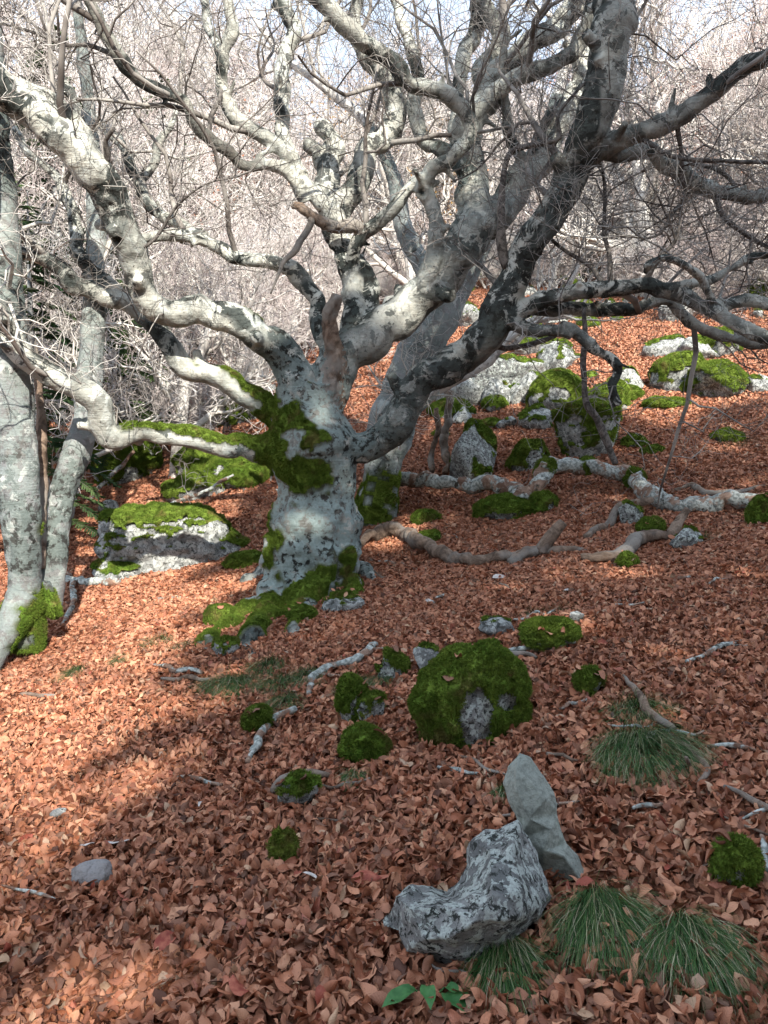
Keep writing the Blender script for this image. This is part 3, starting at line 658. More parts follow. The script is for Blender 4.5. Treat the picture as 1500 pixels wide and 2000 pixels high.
# pillow-like stones traced from their outline
def outline_rock(name,label,pts,Y,thick,mat,seed,lean=0,moss=0,front=.5,facet=.5,cat='stone',stone='stone',spine=None,flat=3.0,rough=1.0):
    """outline in photo pixels; the face leans back by `lean` (metres of depth per metre of height)"""
    pts = np.array(pts,float); cen = pts.mean(0)
    d = np.r_[0,np.cumsum(np.hypot(*np.diff(np.vstack([pts,pts[:1]]),axis=0).T))]; t = np.linspace(0,d[-1],110,endpoint=False)
    q = np.vstack([pts,pts[:1]]); O = np.c_[np.interp(t,d,q[:,0]),np.interp(t,d,q[:,1])]
    tgt = np.repeat(cen[None],len(O),0)
    if spine is not None:
        sp_ = np.array(spine,float); fine_ = np.vstack([sp_[i]+(sp_[i+1]-sp_[i])*t_ for i in range(len(sp_)-1) for t_ in np.linspace(0,1,30)])
        tgt = fine_[np.argmin(((O[:,None]-fine_[None])**2).sum(2),1)]
        for _ in range(2): tgt = (tgt+np.roll(tgt,1,0)+np.roll(tgt,-1,0))/3
    ybot = pts[:,1].max(); Vv=[]; rings = []; K = 16
    for side in (-1,1):
        for k in range(K+1):
            if side == 1 and k == 0: continue
            s = 1-(k/K)**1.5; dep = math.sqrt(max(0,1-s**flat))*thick*(front if side<0 else 1-front)
            ring = tgt+(O-tgt)*s; rings.append((side,k,len(Vv)))
            for x,y in ring:
                yy = Y+lean*(ybot-y)*Y/F+side*dep
                Vv.append(pix(x,y,yy))
    Vv = np.array([v[:] for v in Vv]); n = len(O); Ff=[]
    def strip(a,b,flip):
        for j in range(n):
            j2 = (j+1)%n; f = (a+j,a+j2,b+j2,b+j); Ff.append(f[::-1] if flip else f)
    fr = [r[2] for r in rings if r[0]<0]; bk = [fr[0]]+[r[2] for r in rings if r[0]>0]
    for a,b in zip(fr,fr[1:]): strip(a,b,False)
    for a,b in zip(bk,bk[1:]): strip(a,b,True)
    Q = np.array(Ff); F3 = np.vstack([Q[:,[0,1,2]],Q[:,[0,2,3]]])
    N_ = vnorm(Vv,F3)
    for sd_,k,a in rings: w_ = (k/K)**2; N_[a:a+n] = N_[a:a+n]*(1-w_)+np.array([0,sd_,0])*w_
    g = np.random.default_rng(seed); sc_ = np.ptp(Vv,axis=0).max()
    # facets: slice with random planes from the front
    c0 = Vv.mean(0)
    for _ in range(int(12*facet)):
        nn = g.normal(0,1,3); nn[1] = -abs(nn[1])*1.4; nn /= np.linalg.norm(nn); dd = thick*(.28+.25*g.random())*front*2
        ex = (Vv-c0)@nn-dd-sc_*.20*(1-abs(nn[1])); Vv = Vv-np.maximum(ex,0)[:,None]*nn*.8
    Vv = Vv+N_*(rough*sc_*(.040*fbm(Vv,7/sc_,seed,3)-.030*np.abs(fbm(Vv,9/sc_,seed+4,2))+.016*fbm(Vv,28/sc_,seed+2,3)))[:,None]
    b = np.array([c0[0],c0[1],Vv[:,2].min()]); root = empty(name,b); tag(root,label,cat)
    me = mesh(stone,Vv-b,Q); link(stone,me,MAT[mat],root)
    if moss: add_moss(root,Vv-b,F3,moss,seed,.012,False)
    FOOT.append((c0[0],c0[1]+.02,np.ptp(Vv[:,0])*.35,.06))
    return root

# ---- foreground stones: broken faces between traced corners (x, y, depth offset)
from mathutils.geometry import delaunay_2d_cdt
def faceted_rock(name,label,cat,outline,inner,Y,thick,mat,seed,lean,rough=1.0,moss=0):
    pts = outline+inner; n = len(outline); ybot = max(p[1] for p in outline)
    vv,ee,ff,*_ = delaunay_2d_cdt([Vector((p[0],-p[1])) for p in pts],[(i,(i+1)%n) for i in range(n)],[],1,.01)
    look = {(round(p[0]),round(p[1])):p[2]*(1.35 if p[2] < 0 else 1) for p in pts}; bm = bmesh.new(); cx = sum(p[0] for p in outline)/n; cy = sum(p[1] for p in outline)/n
    def P3(x,y,d): return pix(x,y,Y+lean*(ybot-y)*Y/F+d)
    fr = [bm.verts.new(P3(v.x,-v.y,look.get((round(v.x),round(-v.y)),0))) for v in vv]
    for f in ff: bm.faces.new([fr[i] for i in f])
    of = [min(range(len(vv)),key=lambda i:(vv[i].x-p[0])**2+(vv[i].y+p[1])**2) for p in outline]
    bk = [bm.verts.new(P3(cx+(p[0]-cx)*.8,cy+(p[1]-cy)*.8,p[2]+thick)) for p in outline]; cb = bm.verts.new(P3(cx,cy,thick*1.1))
    for i in range(n):
        j = (i+1)%n; bm.faces.new([fr[of[j]],fr[of[i]],bk[i],bk[j]]); bm.faces.new([bk[j],bk[i],cb])
    bmesh.ops.recalc_face_normals(bm,faces=bm.faces); bmesh.ops.triangulate(bm,faces=bm.faces)
    for _ in range(4):
        le = [e for e in bm.edges if e.calc_length() > .011]
        if not le: break
        bmesh.ops.subdivide_edges(bm,edges=le,cuts=1); bmesh.ops.triangulate(bm,faces=bm.faces)
    bm.normal_update(); V_ = np.array([v.co[:] for v in bm.verts]); N_ = np.array([v.normal[:] for v in bm.verts]); f3 = np.array([[v.index for v in f.verts] for f in bm.faces]) if not bm.verts.index_update() else None; bm.free()
    V_ = V_+N_*(rough*(.020*fbm(V_,11,seed,3)-.018*np.abs(fbm(V_,15,seed+2,2))+.007*fbm(V_,48,seed+4,3)))[:,None]
    b = np.array([V_[:,0].mean(),V_[:,1].mean(),V_[:,2].min()]); root = empty(name,b); tag(root,label,cat,kind='thing')
    link('stone',mesh('stone',V_-b,f3),MAT[mat],root)
    if moss: add_moss(root,V_-b,f3,moss,seed,.010,False)
    FOOT.append((b[0],b[1]+.03,np.ptp(V_[:,0])*.36,.07)); return root
gr = ghit(905,1880)
faceted_rock('lichen_boulder','angular grey lichen-spotted boulder with a raised wedge, below the leaning slab','boulder',
  [(770,1748,.06),(800,1726,.10),(838,1730,.12),(872,1742,.10),(900,1716,.10),(914,1690,.10),(916,1640,.14),(940,1622,.14),(976,1618,.12),(1012,1600,.12),(1034,1632,.14),(1058,1690,.14),(1080,1750,.12),(1060,1796,.06),(1005,1838,.0),(962,1860,.0),(940,1892,.02),(880,1890,.02),(830,1874,.02),(792,1860,.03),(775,1818,.04),(742,1806,.10),(746,1788,.12),(768,1772,.06)],
  [(800,1775,-.05),(860,1770,-.06),(880,1830,-.09),(825,1835,-.06),(905,1750,-.04),(955,1660,.02),(1000,1650,.0),(1016,1740,-.06),(1040,1780,-.03),(960,1750,-.10),(930,1800,-.11),(985,1800,-.09),(1000,1690,-.02)],gr.y-.04,.28,'rock',4,.40,.6,.0)
s1 = ghit(1090,1700)
faceted_rock('stone_slab','long smooth grey-green stone slab leaning on the lichened boulder','stone slab',
  [(982,1530,.02),(990,1495,.02),(1015,1471,.02),(1035,1478,.02),(1058,1508,.02),(1086,1548,.02),(1092,1590,.02),(1098,1622,.02),(1106,1648,.02),(1130,1672,.02),(1150,1708,.02),(1152,1738,.02),(1136,1752,.02),(1100,1735,.02),(1062,1708,.02),(1036,1670,.02),(1018,1634,.02),(1006,1596,.02),(992,1568,.02)],
  [(1008,1505,-.02),(1008,1545,-.026),(1040,1530,-.022),(1066,1560,-.022),(1035,1600,-.03),(1075,1620,-.026),(1062,1660,-.03),(1100,1672,-.026),(1130,1715,-.024)],s1.y-.10,.09,'slab',9,.35,.35)
# ---- moss mounds and stones, near to far
rock('domed boulder under thick green moss with a bare pale patch',930,1462,236,196,.8,21,.3,.80,'rock','mossy_boulder',.45,6,thick=.035,bare=[(930,1395,30,1.7),(985,1370,16,1.2)])
rock('small round moss-capped stone just below the thick mossy dome',708,1500,92,92,.8,22,.2,.78,'rock','mossy_stone',.35,5,cat='stone')
rock('grey stone with moss on its edge between the small moss cap and the dome',722,1420,60,60,.7,23,.5,.35,'rock','lichen_stone',.8,5,cat='stone')
rock('low stone streaked with moss left of the thick mossy dome',690,1420,66,100,.8,24,.9,.62,'rock','mossy_stone',.6,5,cat='stone')
rock('lichen-grey stone at the upper left shoulder of the mossy dome',770,1335,70,62,.7,25,.2,.38,'rock','lichen_stone',.8,5,cat='stone')
rock('pale lichen stone touching the top of the mossy dome',836,1320,60,44,.7,26,.2,.15,'rock_pale','lichen_stone',.8,4,cat='stone')
rock('flat pale stone lying above the thick mossy dome',975,1252,80,32,.9,27,.4,.08,'rock_pale','flat_stone',.7,4,cat='stone')
rock('low stone with thin moss and white lichen above right of the dome',1083,1282,118,50,.8,28,.1,.62,'rock_pale','mossy_stone',.6,5,cat='stone')
rock('small pointed stone half covered in moss right of the dome',1152,1368,56,42,.8,29,.5,.60,'rock_pale','mossy_stone',.6,4,cat='stone')
rock('small grey stone flush with the leaves above the mossy dome',1128,1226,34,20,.8,30,.5,.05,'rock_pale','flat_stone',.7,4,cat='stone')
rock('mossy stone with a white lichen face beside the broken twigs',1440,1752,88,100,.8,31,.2,.72,'rock_pale','mossy_stone',.4,5,cat='stone')
rock('flat slate-coloured stone lying alone on open leaf litter',182,1742,96,34,.6,32,.5,0,'slate','flat_stone',.85,4,cat='stone',tilt=-.25,sink=.6)
rock('small pale pebble flush with open leaf litter',112,1612,36,12,.8,33,.5,0,'rock_pale','pebble',.6,3,cat='stone')
rock('mossy tuft-covered stone at the end of the bleached stick',500,1440,54,50,.8,34,.5,.85,'rock','mossy_stone',.4,4,cat='stone')
rock('low moss-grown stone under the bent root above the leaf bank',580,1590,84,50,.6,35,.3,.42,'rock_pale','mossy_stone',.7,5,cat='stone')
rock('narrow moss cushion trailing below the bent root',553,1700,44,70,.7,36,.2,.88,'rock','mossy_stone',.35,4,cat='stone')
rock('white lichened stone with a moss cap among the grass tufts',437,1292,56,30,.8,37,.3,.25,'rock_pale','lichen_stone',.6,4,cat='stone')
rock('flat lichen-grey stone at the foot of the many-limbed beech',672,1205,100,40,.8,38,.2,.15,'rock_pale','flat_stone',.75,5,cat='stone',tilt=.18)
rock('dark mossy lump at the foot of the many-limbed beech',590,1222,50,34,.8,39,.2,.8,'rock','mossy_stone',.35,4,cat='stone')
rock('dark moss hump on the spreading root of the many-limbed beech',430,1228,60,52,.8,40,.2,.85,'rock','mossy_stone',.3,4,cat='stone')
rock('low moss cushion between the layered boulder and the old trunk',478,1112,86,34,.7,41,.3,.9,'rock','moss_cushion',.3,4,cat='moss')
# ---- left layered boulder
root = rock('broad flat-topped layered boulder draped in moss, white faces toward the light',312,1120,330,128,.62,52,.34,.36,'rock_pale','layered_boulder',.95,6,sink=.5,rough=.10,thick=.05)
rock('pale rock shelf jutting from under the layered boulder',228,1138,130,40,.7,53,.2,.30,'rock_pale','rock_shelf',.95,4)
rock('small square stone on the litter behind the layered boulder',210,1010,44,34,.8,54,.4,.05,'rock_pale','square_stone',.9,4,cat='stone')
rock('dark moss-grown boulder between the twin stems and the old trunk',240,945,140,120,.7,55,.4,.55,'rock','shaded_boulder',.7,5)
rock('mossy boulder row behind the layered boulder',375,985,120,60,.8,56,.2,.6,'rock_pale','mossy_boulder',.8,5)
rock('mossy pale boulder just behind the old trunk fork',445,960,110,64,.8,57,.3,.5,'rock_pale','mossy_boulder',.8,5)
# ---- right-hand boulders
rock('pyramid-shaped blue-grey boulder with a mossy edge behind the fallen branch',930,945,132,126,.8,61,.75,.30,'rock','pyramid_boulder',1.0,5,rough=.03)
rock('tall moss-topped boulder with a white slanting side behind the hanging dead stick',1155,905,150,120,.8,62,.3,.62,'rock_pale','mossy_boulder',.75,5)
rock('mossy stone beside the pyramid-shaped boulder',1040,925,80,60,.8,63,.3,.6,'rock','mossy_stone',.7,4,cat='stone')
rock('small moss knob below the tall moss-topped boulder',1245,878,50,34,.8,64,.3,.85,'rock','mossy_stone',.3,4,cat='stone')
rock('low moss knob on sunlit leaves beside the small moss knob',1280,892,48,24,.8,65,.3,.85,'rock','mossy_stone',.3,4,cat='stone')
rock('round moss cushion alone on the sunlit slope',1428,868,62,36,.8,66,.3,.85,'rock','moss_cushion',.3,4,cat='moss')
rock('broad overhanging boulder with a thick moss roof and dark underside',1425,780,150,76,.8,67,.2,.62,'rock','mossy_boulder',.85,5)
rock('grey stone poking out beside the overhanging mossy boulder',1495,768,60,40,.8,68,.2,.1,'rock_pale','lichen_stone',.85,4,cat='stone')
rock('low moss patch on stone below the overhanging boulder',1310,800,90,26,.8,69,.2,.85,'rock','moss_cushion',.3,4,cat='moss')
rock('bare dark-sided stone on the leaves above the pyramid-shaped boulder',1060,838,86,44,.8,70,.2,.15,'rock_pale','bare_stone',.95,4,cat='stone')
rock('large tilted blue-grey rock slab at the foot of the scree',985,778,200,84,.8,71,.2,.22,'rock','rock_slab',1.0,5,tilt=.2)
rock('angular dark-faced block leaning beside the tilted rock slab',1035,790,90,66,.8,72,.6,.18,'rock_pale','angular_block',1.0,5)
rock('mossy block at the right end of the tilted rock slab',1100,785,96,60,.8,73,.3,.6,'rock','mossy_boulder',.85,4)
rock('bright pale block half hidden behind the old trunk',905,800,110,70,.8,74,.5,.12,'rock_pale','pale_block',1.0,4)
rock('yellow-mossed hump under the drooping limb tips',1232,786,56,38,.8,75,.5,.85,'rock','mossy_stone',.4,4,cat='stone')
rock('moss hummock beneath the elbow of the fallen branch',1010,1018,150,44,.7,76,.1,.75,'rock','mossy_boulder',.5,5)
rock('upright mossy lump against the elbow of the fallen branch',1062,1004,50,40,.8,77,.1,.7,'rock','mossy_stone',.5,4,cat='stone')
rock('grey stone under the crossing sticks on the right',1232,1032,56,50,.8,78,.3,.15,'rock','lichen_stone',.9,4,cat='stone')
rock('grass-green moss cushion under the crossing sticks',1275,1050,54,46,.8,79,.3,.9,'rock','moss_cushion',.3,4,cat='moss')
rock('shadowed grey stone at the fork of the crossing sticks',1350,1075,76,44,.8,80,.3,.1,'rock','lichen_stone',.9,4,cat='stone')
rock('small moss stub under the right-hand curved stick',1228,1118,36,34,.8,81,.3,.9,'rock','moss_cushion',.3,4,cat='moss')
rock('mossy stone stub at the far end of the fallen branch',1492,1030,50,60,.8,82,.3,.7,'rock','mossy_stone',.5,4,cat='stone')
rock('small moss cap by the foot of the curved dead root',840,1064,52,30,.8,83,.3,.9,'rock','moss_cushion',.3,4,cat='moss')
rock('moss-dark hump between old trunk and fallen branch',835,1026,56,30,.8,84,.3,.85,'rock','moss_cushion',.3,4,cat='moss')
rock('large bright pale slab in the scree directly behind the old trunk',872,745,110,64,.8,171,.4,.1,'rock_pale','scree_slab',1.0,5)
rock('long pale slab crowning the scree behind the right-hand limb',1005,672,120,46,.8,172,.1,.1,'rock_pale','scree_slab',1.0,5)
rock('pale block low in the scree beside the mossy block',1090,715,100,52,.8,173,.9,.2,'rock_pale','scree_block',1.0,5)
rock('upright pale block at the top of the scree behind the leaning trunk',925,640,84,50,.8,174,.7,.1,'rock_pale','scree_block',1.0,5)
# ---- loose stones across the far slope
g = np.random.default_rng(77); k_ = 0; tries = 0
while k_ < 170 and tries < 2500:
    tries += 1
    Yy = 9.5+15*g.random()**1.1; left = g.random() < .38
    px = (300+330*g.random()) if left else (860+640*g.random()); x = (px-750)/F*Yy
    py = 869-(float(hgt(x,Yy))-EYE.z)/Yy*F
    if px > 1150 and py > 770 and g.random() < .7: continue
    k_ += 1; ms = float(g.choice([0.05,.15,.3,.6,.8])); W = (.25+.75*g.random()**2)*F/Yy
    rock('moss-cushioned stone on the far leafy slope' if ms > .5 else 'bare pale grey stone on the far leafy slope',px,py,W,W*(.4+.3*g.random()),.8,100+k_,6.28*g.random(),ms,'rock_pale','slope_stone',.95 if ms < .5 else .6,4 if W > 35 else 3,
      'mossy stones scattered over the far slope' if ms > .5 else 'bare stones scattered over the far slope','stone')

# ------------------------------------------------------------------ dead wood on the ground
def log(name,label,pts,mat,cat,lift=0,sides=12,jit=.16,group=None,moss=None,extra=()):
    P=[]
    for q in pts:
        x,y,wd = q[:3]; lf = q[3] if len(q) > 3 else lift
        gp = ghit(x,y+wd*.42+lf); q_ = pix(x,y,gp.y); q_.z += .040 if gp.y < 5.8 else .018; P.append([*q_,wd*(.40 if wd > 20 else .46)*gp.y/F])
    S = catmull(np.array(P),.025)
    for ax in range(3): S[:,ax] += S[:,3]*(.75*vn(S[:,:3],5.5,ax*7+3)+.45*vn(S[:,:3],13,ax*5+1))
    b = S[0,:3].copy(); b[2] = float(hgt(b[0],b[1])); seed = int(pts[0][0])
    root = empty(name,b); tag(root,label,cat,group)
    pl = Pile(); ln = np.c_[np.arange(len(S))*.12,np.zeros((len(S),2))+seed]
    pl.tube(S[:,:3]-b,S[:,3]*(1+.16*vn(ln,1.5,seed)+.08*vn(ln,5,seed)),sides,jit,seed); me = pl.mesh('wood'); V_ = coords(me); N_ = normals(me)
    V_ += N_*(S[:,3].mean()*(.34*fbm(V_,14,seed,3)-.22*np.abs(fbm(V_,26,seed+3,2))))[:,None]; me.vertices.foreach_set('co',V_.astype(np.float32).ravel()); me.update()
    link('wood',me,MAT[mat],root)
    for e in extra:
        nm,pts2 = e; P2=[]
        for x,y,wd in pts2:
            k = np.argmin((S[:,0]-pix(x,y,S[:,1].mean()).x)**2); P2.append([*pix(x,y,S[k,1]),wd*.5*S[k,1]/F])
        S2 = catmull(np.array(P2),.025); pl = Pile(); pl.tube(S2[:,:3]-b,S2[:,3],8,.2,seed+1); link(nm,pl.mesh(nm),MAT[mat],root)
    if moss:
        pl = Pile()
        for (x,y,wd,ln_) in moss:
            k = int(np.argmin(np.abs(np.array([(S[:,0]-EYE.x)/S[:,1]*F+750]).ravel()-x))); a,b2 = max(0,k-ln_),min(len(S),k+ln_)
            SS = S[a:b2]; pr = np.sin(np.linspace(0,math.pi,len(SS)))**.5
            pl.tube(SS[:,:3]-b+np.array([0,0,.012]),SS[:,3]*(.75+.42*pr),14,.2,7)
        moss_part(root,pl.mesh('moss'),True)
    return root
log('fallen_branch','long lichened fallen branch with a raw wood elbow stretching from the old trunk',
  [(715,922,34,38),(760,930,34,36),(830,942,36,34),(880,952,36,28),(930,955,38,24),(980,952,44,22),(1010,968,50,14),(1030,972,50,12),(1042,950,46,26),(1062,922,40,44),(1100,912,38,40),(1140,903,40,38),(1160,908,38,34),(1200,918,38,26),(1240,930,42,18),(1262,958,42,10),(1300,978,44,8),(1350,985,40,6),(1410,988,42,4),(1470,985,44,4),(1540,985,40,4)],'log','fallen branch',
  moss=[(1065,925,50,5),(1238,930,50,5),(1148,900,44,4)])
log('curved_root','dark curved dead root arching over the leaves beside the old trunk',[(700,1072,18),(725,1052,26),(758,1040,32),(790,1038,34),(815,1062,36),(850,1082,34),(900,1092,30),(950,1094,28),(1000,1090,24),(1020,1084,14)],'dead','dead wood',lift=4)
log('rotten_stump','short broken stump of bleached wood at the end of the curved root',[(992,1100,26),(1020,1088,30),(1060,1082,26),(1110,1078,16),(1150,1082,8)],'dead','dead wood',extra=[('prong',[(1052,1078,26),(1075,1050,28),(1100,1020,20)]),('splinter',[(1035,1085,8),(1050,1110,6),(1070,1130,4)])])
log('forked_stick','right-hand curved dead stick rising from the leaves to a fork',[(1135,1098,18),(1180,1094,30),(1222,1082,36),(1245,1062,32),(1280,1050,28),(1312,1042,28,12),(1330,1020,24,30),(1345,1000,16,50)],'dead','dead wood',lift=2)
log('straight_stick','straight pale stick propped behind the right-hand fork',[(1145,1055,14),(1175,1030,18,6),(1205,1005,20,16),(1240,988,20,26),(1275,978,16,30)],'dead','dead wood')
log('thin_stick','thin grey stick lying behind the fallen branch at the right',[(1320,960,10),(1350,952,16),(1400,970,16),(1450,965,14),(1500,950,10)],'dead','stick')
log('bleached_stick','bleached crooked stick pointing down the leaf bank',[(485,1505,12),(500,1475,18),(515,1440,20),(545,1412,20),(578,1398,14)],'log','stick')
log('branching_stick','pale forked stick on the grassy rib above the leaf bank',[(600,1368,14),(605,1340,22),(625,1322,22),(660,1308,20),(700,1292,20),(735,1270,14)],'log','stick',extra=[('fork',[(690,1296,16),(715,1272,12),(770,1268,8)])])
log('bent_root','bent dark root curling over the low mossy stone',[(535,1562,14),(552,1540,20),(580,1528,22),(612,1524,18),(645,1530,10)],'dead','dead wood',lift=6)
log('broken_twig_branch','weathered grey twig branch resting on the upper grass tuft',[(1215,1335,8),(1240,1370,16),(1258,1398,24),(1285,1418,24),(1318,1445,14)],'dead','stick',lift=4,extra=[('fork',[(1195,1392,6),(1205,1415,8),(1228,1436,6)])])
log('crooked_twig','crooked thin twig hooked beside the upper grass tuft',[(1310,1455,10),(1340,1478,12),(1375,1510,14),(1382,1532,12),(1365,1548,8)],'dead','twig',lift=3,extra=[('fork',[(1340,1480,8),(1358,1520,7),(1376,1556,5)])])
log('fallen_twig','straight grey twig lying near the upper grass tuft',[(1415,1558,8),(1450,1574,12),(1500,1602,14),(1540,1620,12)],'dead','twig',lift=2)
log('fallen_twig','bleached short twig above the mossy stone with a white face',[(1450,1622,6),(1480,1608,10),(1520,1600,10)],'log','twig',lift=2)
log('standing_stick','broken upright stick stuck beside the white-faced mossy stone',[(1497,1728,10),(1493,1690,14),(1486,1655,10)],'log','stick',lift=0)
log('fallen_stick','pale stick in the litter at the foot of the twin-stemmed beech',[(120,1225,8),(140,1195,12),(145,1150,12),(135,1120,8)],'log','stick',lift=2)
log('fallen_pole','thin bare pole leaning across the slope behind the layered boulder',[(165,985,8),(200,950,9,20),(235,915,9,40),(262,885,7,60)],'log','stick')
log('fallen_branchlet','long pale branchlet lying on top of the layered boulder',[(230,1035,6,10),(280,1010,8,20),(340,985,8,30),(400,962,8,40),(455,930,6,50)],'log','stick')
log('bleached_root','long bleached root running below the layered boulder',[(85,1132,12),(130,1135,20),(175,1138,22),(215,1142,18),(235,1138,8)],'log','dead wood',lift=2)
log('leaning_dead_stem','dark dead stem standing behind the fallen branch near the pyramid boulder',[(868,930,14),(872,880,18,40),(874,820,18,100),(872,770,16,150),(858,700,16,220),(862,640,14,280)],'dead','dead wood',lift=10)
log('leaning_dead_stem','crooked dead stem joining the dark upright one by the pyramid boulder',[(842,925,12),(846,880,12,46),(858,840,12,90),(850,800,10,130)],'dead','dead wood',lift=10)
g = np.random.default_rng(31)
SPOT = [(740,1125),(770,1105),(820,1120),(720,1095),(850,1130),(560,960),(470,955),(420,935),(640,1330),(1100,1500),(1430,1480),(1395,1285),(980,1150),(330,1172),(270,1220),(1010,1290),(1230,1190),(700,1110),(1470,1640),(120,1180),(880,1050),(520,940)]
for _ in range(34): SPOT.append((float(g.uniform(30,1470)),float(1120+820*g.random()**1.4)))
for i,(x,y) in enumerate(SPOT):
    a = g.normal(0,.5); L_ = (60+70*g.random())*(.55 if y<1200 else 1); pts=[]; wd = (5+5*g.random())*(.8 if y<1200 else 1.1)
    for t in np.linspace(-.5,.5,5): pts.append((x+math.cos(a)*L_*t+g.normal(0,3),y+math.sin(a)*L_*t*.6+g.normal(0,3),wd*(1.2-abs(t))))
    log('fallen_twig','thin dead twig lying loose on the leaf litter',pts,'log' if i%3 else 'dead','twig',lift=1,sides=6,group='thin twigs lying on the litter')

# ------------------------------------------------------------------ grass tussocks
def tussock(label,px,py,wpx,lpx,n,seed,down=.9,name='grass_tussock',group='drooping grass tussocks'):
    c = ghit(px,py); s = c.y/F; g = np.random.default_rng(seed); W = wpx*s; L = lpx*s
    Vv=[]; Ff=[]; lr=[]; nrm = gnormal(c.x,c.y); b0 = np.array(c)
    for i in range(int(n*2.6)):
        a = g.random()*6.283; rr = math.sqrt(g.random())*W*.52; x = c.x+math.cos(a)*rr; y = c.y+math.sin(a)*(rr*.6+L*.42*g.random())
        p = np.array([x,y,float(hgt(x,y))+.035*(1-(rr/(W*.52))**2)])-b0
        out = np.array([math.cos(a)*.45+g.normal(0,.25),math.sin(a)*.3-down*1.25+g.normal(0,.25),0.0])
        l = L*(.45+.75*g.random()); d = np.array([0,0,.75])+out*.7; wd = .0007+.0009*g.random(); side = np.cross(out,[0,0,1.]); side /= np.linalg.norm(side)+1e-9
        k = len(Vv); q = p.copy(); ns = 5; rv = g.random()
        for j in range(ns+1):
            ww = wd*(1-j/ns*.85); Vv += [q-side*ww,q+side*ww]; lr += [min(1,rv+.1*j/ns)]*2
            d = d/np.linalg.norm(d); q = q+d*l/ns; d = d+out*.34+np.array([0,0,-.30])+g.normal(0,.14,3)
            gz = float(hgt(q[0]+b0[0],q[1]+b0[1]))-b0[2]+.008+.012*rv
            if q[2] < gz: q[2] = gz
        for j in range(ns): Ff.append((k+2*j,k+2*j+1,k+2*j+3,k+2*j+2))
    root = empty(name,c); tag(root,label,'grass',group)
    me = mesh('blades',Vv,np.array(Ff)); vattr(me,'lrand',np.array(lr)); o = link('blades',me,MAT['grass'],root); o['kind'] = 'stuff'
    FOOT.append((c.x,c.y,W*.26,W*.22))
tussock('large dark green grass tussock hanging below the leaning slab',1175,1800,130,150,1100,1,1.0)
tussock('wide dark grass tussock strewn with leaves right of the largest tussock',1345,1850,140,140,1000,2,1.0)
tussock('narrow grass tussock hanging below the lichened boulder',985,1885,90,130,700,3,1.0)
tussock('round grass tuft under the hooked twig',1255,1478,170,100,1000,4,.8)
tussock('thin grass tuft beneath the weathered twig branch',1245,1400,120,60,420,5,.6)
for i,(x,y,ww,ll) in enumerate([(438,1345,46,70),(470,1348,48,76),(525,1312,60,60),(545,1345,60,60),(600,1330,60,50),(150,1322,34,44),(241,1296,26,36),(312,1262,54,44),(362,1272,30,40),(560,1380,60,50),(745,1340,40,40),(985,1560,50,40),(690,1530,30,46),(700,1350,60,60)]):
    tussock('small green grass tuft poking from the leaf bank',x,y,ww,ll,240,20+i,.8,group='small grass tufts on the leaf bank')
for i,(x,y,ww,ll) in enumerate([(1040,1208,60,26),(1110,1200,90,26),(640,960,40,40),(1290,990,40,30),(1380,1060,40,30),(1440,870,50,30),(1225,925,60,26)]):
    tussock('thin green grass wisp on the slope right of the old trunk',x,y,ww,ll,120,50+i,.5,group='grass wisps on the right slope')
# leafy green seedling below the boulder
c = ghit(838,1960); root = empty('green_seedling',c); tag(root,'small bright green seedling with smooth leaves below the lichened boulder','plant')
for i,(dx,dy,l,a) in enumerate([(-30,-6,80,2.4),(28,20,84,-1.1),(-8,-30,66,1.5),(30,-20,50,.3)]):
    s = c.y/F; L = l*s; wd = L*.24; Vv=[]; Ff=[]; ax = np.array([math.cos(a),-abs(math.sin(a))*.5-.2,.28]); ax /= np.linalg.norm(ax); sd = np.cross(ax,[0,0,1.]); sd /= np.linalg.norm(sd); no = np.cross(sd,ax)
    for j in range(9):
        t = j/8; hw = wd*math.sin(math.pi*min(1,t**.8))**.8 if 0 < t < 1 else .001
        for v in (-1,-.5,0,.5,1): Vv.append(np.array([dx*s,-.02,.05-dy*s*.3])+ax*L*t+sd*hw*v+no*(abs(v)*hw*.35-.35*L*t*t+.004*math.sin(9*t+v)))
    for j in range(8):
        for v in range(4): b = j*5+v; Ff.append((b,b+1,b+6,b+5))
    link('leaf',mesh('leaf',Vv,np.array(Ff)),MAT['green'],root)
    pl = Pile(); pl.tube(np.array([[0,0,-.01],[dx*s*.5,-.01,.03],[dx*s,-.02,.05-dy*s*.3]]),np.array([.003,.0026,.002]),6); link('stalk',pl.mesh('stalk'),MAT['green'],root)

